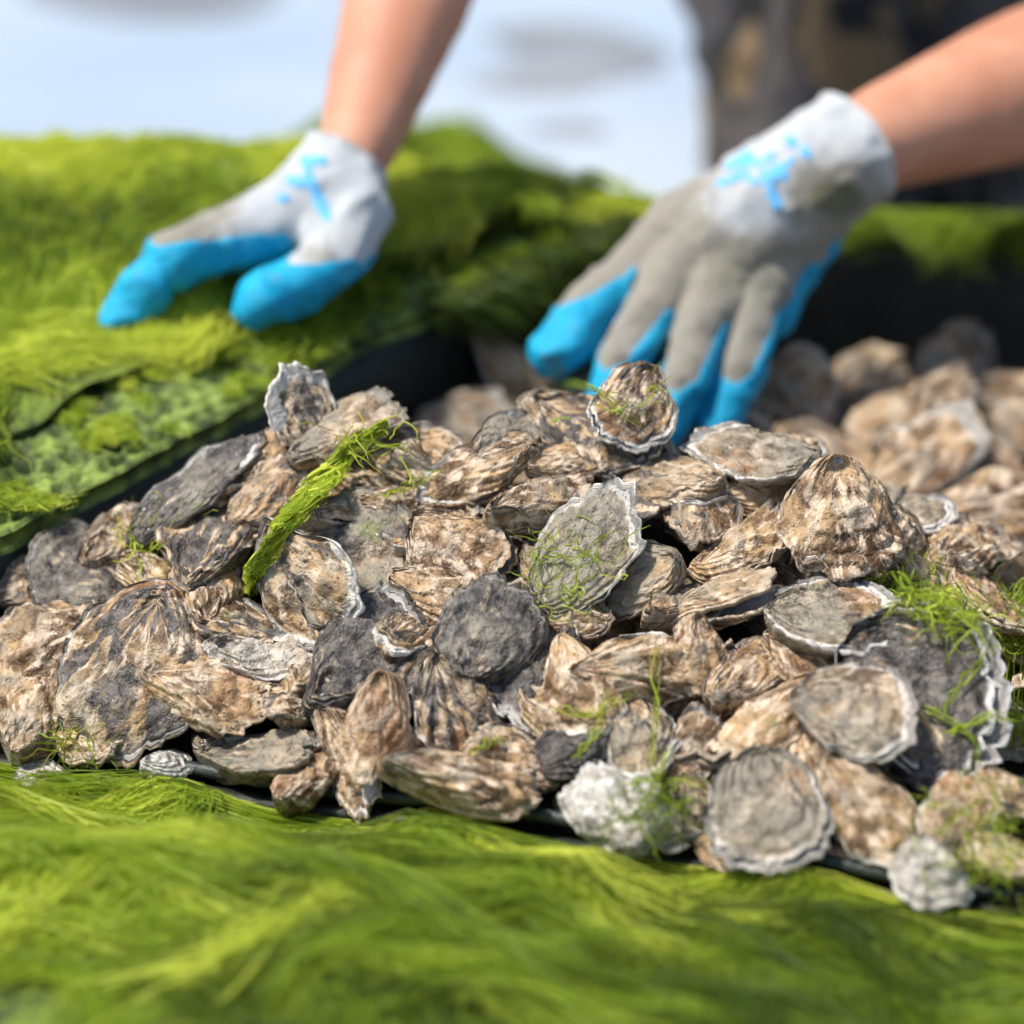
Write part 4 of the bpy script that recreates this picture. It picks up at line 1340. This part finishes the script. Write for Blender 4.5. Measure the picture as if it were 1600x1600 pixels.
def clip_patch(V, N, tris, val, lift):
    """the part of a surface where val > 0, cut cleanly along its edge and lifted off along the normals"""
    out, faces, cache = [], [], {}

    def vert(i):
        if i not in cache:
            cache[i] = len(out)
            out.append(V[i] + N[i] * lift)
        return cache[i]

    def cut(i, j):
        k = (min(i, j), max(i, j))
        if k not in cache:
            f = val[i] / (val[i] - val[j])
            cache[k] = len(out)
            out.append(V[i] + (V[j] - V[i]) * f + (N[i] + (N[j] - N[i]) * f) * lift * .3)
        return cache[k]
    for t in tris:
        s = [val[i] > 0 for i in t]
        if not any(s):
            continue
        poly = []
        for a in range(3):
            i, j = int(t[a]), int(t[(a + 1) % 3])
            if s[a]:
                poly.append(vert(i))
            if s[a] != s[(a + 1) % 3]:
                poly.append(cut(i, j))
        for a in range(1, len(poly) - 1):
            faces.append((poly[0], poly[a], poly[a + 1]))
    return np.array(out), np.array(faces)


def smooth_vals(me, val, it):
    e = np.empty(len(me.edges) * 2, np.int32)
    me.edges.foreach_get('vertices', e)
    e = e.reshape(-1, 2)
    for _ in range(it):
        acc = val.copy()
        cnt = np.ones(len(val))
        np.add.at(acc, e[:, 0], val[e[:, 1]])
        np.add.at(acc, e[:, 1], val[e[:, 0]])
        np.add.at(cnt, e[:, 0], 1)
        np.add.at(cnt, e[:, 1], 1)
        val = acc / cnt
    return val


M_SKIN, M_KNIT, M_COAT, M_CAMO = skin_material(), knit_material(), coat_material(), camo_material()
M_PRINT = flat_material('glove_print', (0.13, 0.45, 0.78), .8)


def seg_dist(p, a, b):
    d = b - a
    t = np.clip(((p - a) @ d) / (d @ d), 0, 1)
    c = a + t[:, None] * d
    return np.linalg.norm(p - c, axis=1), t, c


def build_glove(parent, chains, cuff_plane, dirtfun, strokes, name_label, seed, coat_label):
    """chains: lists of (px, py, Y, radius, coat threshold, dorsal vector)"""
    caps, segs = [], []
    for ch in chains:
        for a, b in zip(ch[:-1], ch[1:]):
            pa, pb = at_y(*a[:3]), at_y(*b[:3])
            caps.append((pa, a[3], pb, b[3]))
            segs.append((pa, pb, a, b))
    me = fuse('glove', caps, .0017, 5)
    # cut the cuff open
    bm = bmesh.new()
    bm.from_mesh(me)
    c, nrm = cuff_plane
    bmesh.ops.bisect_plane(bm, geom=bm.verts[:] + bm.edges[:] + bm.faces[:], plane_co=c, plane_no=nrm, clear_outer=True)
    bmesh.ops.triangulate(bm, faces=bm.faces)
    bm.to_mesh(me)
    bm.free()
    V, N = get_verts(me)
    # creases
    rdg = 1 - np.abs(vnoise(V[:, 0] * 62 + V[:, 2] * 30, V[:, 1] * 40, V[:, 2] * 62 - V[:, 0] * 25, seed + 2)) * 2.2
    w = .0013 * fbm(V[:, 0] * 48, V[:, 1] * 48, V[:, 2] * 48, seed, 3) + .0016 * np.clip(rdg, -.4, 1)
    V = V + N * w[:, None]
    me.vertices.foreach_set('co', V.astype(np.float32).ravel())
    me.update()
    V, N = get_verts(me)
    best = np.full(len(V), 1e9)
    val = np.zeros(len(V))
    for pa, pb, a, b in segs:
        d, t, cc = seg_dist(V, pa, pb)
        sd = d - (a[3] + (b[3] - a[3]) * t)
        th = a[4] + (b[4] - a[4]) * t
        dv = np.array(a[5], float)
        dv /= np.linalg.norm(dv)
        rad = (V - cc) / np.maximum(d, 1e-6)[:, None]
        vv = th - rad @ dv
        m = sd < best
        best[m] = sd[m]
        val[m] = vv[m]
    val = smooth_vals(me, val, 5)
    val = val + .06 * fbm(V[:, 0] * 120, V[:, 1] * 120, V[:, 2] * 120, seed + 4, 2)
    dirt = dirtfun(V)
    at = me.attributes.new('dirt', 'FLOAT', 'POINT')
    at.data.foreach_set('value', dirt.astype(np.float32))
    me.materials.clear()
    me.materials.append(M_KNIT)
    me.polygons.foreach_set('use_smooth', np.ones(len(me.polygons), bool))
    g = link('glove', me, parent)
    g['label'] = name_label
    tris = tri_faces(me)
    cv, cf = clip_patch(V, N, tris, val, .0009)
    co = link('coating', mesh_from('coating', cv, tris=cf, mat=M_COAT), g)
    co['label'] = coat_label
    # printed mark on the cuff
    pp = proj(V)
    pv = np.full(len(V), -1.0)
    for (x0, y0, x1, y1, wd) in strokes:
        d, _, _ = seg_dist(pp, np.array([x0, y0], float), np.array([x1, y1], float) + 1e-3)
        pv = np.maximum(pv, (wd - d) / 10)
    pv = pv + .3 * fbm(V[:, 0] * 260, V[:, 1] * 260, V[:, 2] * 260, 5, 1)
    view = V - CAM
    facing = -(np.sum(view * N, 1)) / np.linalg.norm(view, axis=1)
    pv = np.where(facing > .1, pv, -1.0)
    sv, sf = clip_patch(V, N, tris, pv, .0007)
    o = link('print', mesh_from('print', sv, tris=sf, mat=M_PRINT), g)
    o['label'] = 'pale blue printed mark on the cuff'
    ring = bpy.data.objects  # hem: a rolled edge along the open cuff
    bm = bmesh.new()
    bm.from_mesh(me)
    be = [e for e in bm.edges if len(e.link_faces) == 1]
    loop, cur = [], None
    if be:
        start = be[0].verts[0]
        cur, prev = start, None
        while True:
            loop.append(np.array(cur.co))
            nxt = None
            for e in cur.link_edges:
                if len(e.link_faces) == 1:
                    ov = e.other_vert(cur)
                    if ov is not prev:
                        nxt = ov
                        break
            if nxt is None or nxt is start or len(loop) > 2000:
                break
            prev, cur = cur, nxt
    bm.free()
    if len(loop) > 12:
        lp = np.array(loop)
        for _ in range(4):
            lp = (np.roll(lp, 1, 0) + lp * 2 + np.roll(lp, -1, 0)) / 4
        lp = np.concatenate([lp, lp[:1]])
        hem = tube_mesh('hem', lp, .0010, M_KNIT, 6)
        link('hem', hem, g)
    return g


def build_person():
    root = bpy.data.objects.new('person', None)
    COL.objects.link(root)
    tag(root, 'person in dark camouflage trousers and blue coated work gloves, kneeling behind the tray', 'person')
    wl, al = at_y(540, 275, .218), at_y(635, 0, .32)
    wr, ar = at_y(1310, 255, .228), at_y(1600, 135, .31)
    wl0, wr0 = at_y(556, 235, .225), at_y(1345, 228, .238)
    el = wl0 + (al - wl0) * 2.15
    er = wr0 + (ar - wr0) * 1.95
    sh_l, sh_r = np.array([.07, .63, .57]), np.array([.43, .60, .53])
    chest, belly, pelvis = np.array([.255, .66, .57]), np.array([.27, .82, .50]), np.array([.28, .97, .43])
    neck, head = np.array([.25, .56, .66]), np.array([.245, .50, .76])
    caps = [
        (wl, .021, wl0, .0222), (wl0, .0222, al, .0365), (al, .0365, el, .040), (el, .040, sh_l, .050),
        (wr, .0265, wr0, .0275), (wr0, .0275, ar, .0435), (ar, .0435, er, .043), (er, .043, sh_r, .050),
        (sh_l, .055, chest, .085), (sh_r, .055, chest, .085), (chest, .105, belly, .10), (belly, .10, pelvis, .11),
        (chest, .07, neck, .052), (neck, .05, head, .072), (head, .078, head + [0, -.035, -.055], .055),
        (head + [0, -.075, -.01], .012, head + [0, -.092, -.035], .013),
        (head + [-.078, .0, -.01], .012, head + [-.08, .005, -.035], .010), (head + [.078, .0, -.01], .012, head + [.08, .005, -.035], .010)]
    legs = []
    for s, x in ((-1, .225), (1, .385)):
        hip, knee, ank = np.array([.28 + s * .085, .97, .42]), np.array([x, .74, .085]), np.array([x + s * .01, 1.12, .055])
        legs += [(hip, .095, knee, .074), (knee, .072, ank, .045), (ank, .042, ank + [0, .10, -.025], .028)]
    body = fuse('body', caps + legs, .009, 4)
    body.materials.append(M_SKIN)
    link('body', body, root)
    tl = [(a, ra + .012, b, rb + .012) for (a, ra, b, rb) in legs if ra > .044] + [(belly + [0, .06, -.03], .112, pelvis, .124)]
    tr = fuse('trousers', tl, .008, 4)
    V, N = get_verts(tr)
    V = V + N * (.010 * fbm(V[:, 0] * 12, V[:, 1] * 12, V[:, 2] * 26, 4, 3))[:, None]
    tr.vertices.foreach_set('co', V.astype(np.float32).ravel())
    tr.materials.append(M_CAMO)
    o = link('trousers', tr, root)
    o['label'] = 'dark camouflage trousers'
    st = [(sh_l, .066, chest, .097), (sh_r, .066, chest, .097), (chest, .117, belly, .115), (belly, .115, belly + [0, .05, -.025], .118),
          (sh_l, .064, sh_l + (el - sh_l) * .45, .056), (sh_r, .064, sh_r + (er - sh_r) * .45, .056)]
    sm = fuse('shirt', st, .009, 4)
    sm.materials.append(flat_material('shirt_cloth', (.10, .10, .11), .9))
    link('shirt', sm, root)
    hm = fuse('hair', [(head + [0, .012, .02], .085, head + [0, .045, -.03], .072)], .006, 3)
    hm.materials.append(flat_material('hair', (.05, .03, .02), .7))
    link('hair', hm, root)
    for s in (-1, 1):
        e = fuse('eye', [(head + [s * .03, -.066, .005], .011, head + [s * .03, -.068, .005], .011)], .003, 1)
        e.materials.append(flat_material('eye', (.5, .5, .5), .2))
        link('eye', e, root)

    # ---- glove at the left of the picture, thumb side to the camera
    up = (-.25, -.25, .93)
    dl = (-.10, -.05, 1.0)
    W0, W1 = (568, 218, .228, .0255, -3, up), (530, 272, .215, .0245, -3, up)
    palm = (480, 322, .198, .0225, -1.4, up)
    L = [
        [W0, W1, palm],
        [palm, (412, 356, .180, .0182, .15, dl), (335, 384, .165, .0136, .48, dl), (272, 406, .152, .0152, .72, dl), (246, 428, .147, .0112, .95, dl), (222, 456, .142, .0124, 1.15, dl), (182, 503, .134, .0082, 1.3, dl)],
        [palm, (402, 350, .202, .0165, .05, up), (268, 406, .188, .0132, .35, up), (210, 468, .172, .0098, 1.2, up)],
        [palm, (408, 346, .224, .0155, .05, up), (282, 396, .218, .0125, .35, up), (232, 452, .206, .009, 1.2, up)],
        [palm, (428, 342, .242, .0145, .05, up), (325, 382, .244, .0115, .4, up), (275, 425, .240, .0085, 1.2, up)],
        [W1, (545, 330, .196, .022, -.9, (.15, -.35, .8)), (528, 398, .168, .0160, .15, (-.1, -.25, .9)), (470, 442, .145, .0152, .9, (-.1, -.2, .95)), (402, 472, .128, .0128, 1.4, (0, 0, 1))],
        [palm, (528, 390, .172, .016, -.2, (-.1, -.4, .9))],
    ]
    wax = at_y(600, 165, .25) - at_y(520, 290, .215)
    wax /= np.linalg.norm(wax)
    cuff_c = at_y(545, 262, .2205)

    def dirt_l(V):
        p = proj(V)
        return .13 + .55 * np.exp(-((p[:, 0] - 280) / 100) ** 2) + .35 * np.exp(-((p[:, 0] - 500) / 30) ** 2 - ((p[:, 1] - 405) / 30) ** 2)
    sl_ = [(478, 252, 506, 252, 9), (482, 265, 486, 288, 8), (455, 282, 490, 288, 8), (490, 290, 510, 338, 9), (438, 310, 446, 310, 8)]
    build_glove(root, L, (cuff_c, wax), dirt_l, sl_, 'pale knit glove with blue coating resting on the algae ledge', 5, 'blue rubber coating on palm, thumb and fingers')

    # ---- glove at the right of the picture, back of the hand to the camera
    db = (-.25, -.55, .80)
    V0, V1 = (1375, 208, .245, .0335, -3, db), (1300, 255, .226, .0325, -3, db)
    mid = (1190, 330, .212, .0335, -1.6, db)
    R = [
        [V0, V1, mid],
        [mid, (1075, 365, .212, .024, -.9, db), (1000, 415, .203, .0158, .25, (-.85, -.3, .55)), (925, 480, .180, .0149, .45, (-.85, -.3, .5)), (868, 550, .158, .0133, 1.4, (-.8, -.3, .5))],
        [mid, (1075, 410, .198, .0215, -.9, db), (1022, 480, .172, .0138, .25, (-.62, -.62, .5)), (975, 560, .152, .0134, .60, (-.6, -.7, .4)), (945, 640, .138, .0118, 1.5, (-.5, -.8, .3))],
        [mid, (1130, 420, .192, .0215, -.9, db), (1098, 505, .163, .0136, .15, (-.5, -.75, .45)), (1072, 585, .145, .0132, .55, (-.45, -.85, .3)), (1036, 675, .130, .0118, 1.5, (-.4, -.9, .2))],
        [mid, (1190, 410, .200, .021, -.9, db), (1178, 500, .172, .0131, .15, (-.5, -.8, .35)), (1160, 575, .155, .0127, .55, (-.45, -.85, .3)), (1122, 655, .142, .0109, 1.5, (-.4, -.9, .2))],
        [mid, (1235, 385, .220, .0200, .0, (-.6, -.4, .7)), (1230, 440, .208, .0129, .8, (-.6, -.6, .5)), (1208, 492, .196, .0109, 1.4, (-.5, -.8, .3))],
        [V1, (1272, 365, .232, .0152, .35, (-.6, -.5, .6)), (1232, 430, .218, .0129, .6, (-.6, -.5, .6))],
    ]
    wax = at_y(1480, 150, .272) - at_y(1300, 255, .228)
    wax /= np.linalg.norm(wax)
    cuff_c = at_y(1328, 236, .2345)

    def dirt_r(V):
        p = proj(V)
        a = .17 + .50 * np.maximum(smooth(1210, 1010, p[:, 0]), smooth(330, 430, p[:, 1]))
        b = 1.15 * np.exp(-((p[:, 0] - 1308) / 66) ** 2 - ((p[:, 1] - 310) / 46) ** 2)
        cz = .3 * np.exp(-((p[:, 0] - 1160) / 60) ** 2 - ((p[:, 1] - 420) / 50) ** 2)
        return a + b + cz
    sr = [(1236, 221, 1238, 224, 8), (1258, 236, 1261, 240, 8), (1138, 260, 1168, 242, 6), (1126, 286, 1150, 279, 6), (1160, 262, 1178, 250, 5), (1185, 258, 1205, 244, 5), (1212, 268, 1238, 250, 6), (1178, 284, 1205, 282, 6), (1205, 295, 1214, 320, 9), (1150, 270, 1172, 278, 5), (1205, 262, 1212, 274, 6), (1190, 268, 1198, 276, 6), (1222, 262, 1226, 280, 5)]
    build_glove(root, R, (cuff_c, wax), dirt_r, sr, 'dirty pale knit glove with blue fingertips digging behind the heap', 9, 'blue rubber coating on fingers and palm edge')


build_person()


# ------------------------------------------------------------------ tidy: drop fill oysters the camera never sees, word the rest by their neighbours
def tidy_fill():
    import re
    bpy.context.view_layer.update()
    dg = bpy.context.evaluated_depsgraph_get()
    hits = {}
    for py in range(540, 1420, 8):
        for px in range(2, 1600, 8):
            r = Vector(ray(px, py)).normalized()
            ok, loc, nr, fi, ob, mx = scene.ray_cast(dg, Vector(CAM), r)
            if ok and ob.parent is not None and ob.parent.name.startswith('oyster'):
                h = hits.setdefault(ob.parent.name, [0, 0, 0])
                h[0] += 1
                h[1] += px
                h[2] += py
    cut = re.compile(r" (with|beside|below|above|under|at|lying|behind|in|left|right|near|leaning|tucked|facing|on the|along|against|between|and threads|just|squeezed|joined|resting|overlapping|directly|pointing|poking|peeping|propped|standing left|slanting)( |$)|,")
    shorts = {}
    roots = [o for o in bpy.data.objects if o.type == 'EMPTY' and o.get('category') == 'oyster']
    for o in roots:
        if o['group'] in (H, 'blurred oysters behind the heap') and o.name in hits:
            sh = cut.split(o['label'])[0]
            if len(sh.split()) >= 4:
                shorts.setdefault(sh, []).append(o.name)
    anchors = [(sh, np.array([hits[v[0]][1], hits[v[0]][2]]) / hits[v[0]][0]) for sh, v in shorts.items() if len(v) == 1 and hits[v[0]][0] > 6]
    used = set()
    for o in roots:
        if not o['group'].startswith(('oysters buried', 'oysters on the bed')):
            continue
        h = hits.get(o.name)
        if h is None and proj(np.array(o.location))[0] > 1630:
            o['label'] = 'brown oyster at the right end of the tray beside its end panel'
            o['group'] = 'oysters at the right end of the tray'
            continue
        if h is None:
            for c in list(o.children):
                bpy.data.objects.remove(c)
            bpy.data.objects.remove(o)
            continue
        p = np.array([h[1], h[2]]) / h[0]
        col = o.children[0].color
        tone = 'dark' if col[1] > .42 else ('grey brown' if col[0] < .65 else 'tan brown')
        kind = 'half buried' if o['group'].startswith('oysters buried') else 'blurred'
        for sh, q in sorted(anchors, key=lambda a: np.hypot(*(a[1] - p))):
            d = p - q
            rel = ('right of' if d[0] > 0 else 'left of') if abs(d[0]) > abs(d[1]) else ('below' if d[1] > 0 else 'above')
            lab = '%s %s oyster %s the %s' % (kind, tone, rel, sh)
            if lab not in used and len(lab.split()) <= 16:
                used.add(lab)
                o['label'] = lab
                break


tidy_fill()
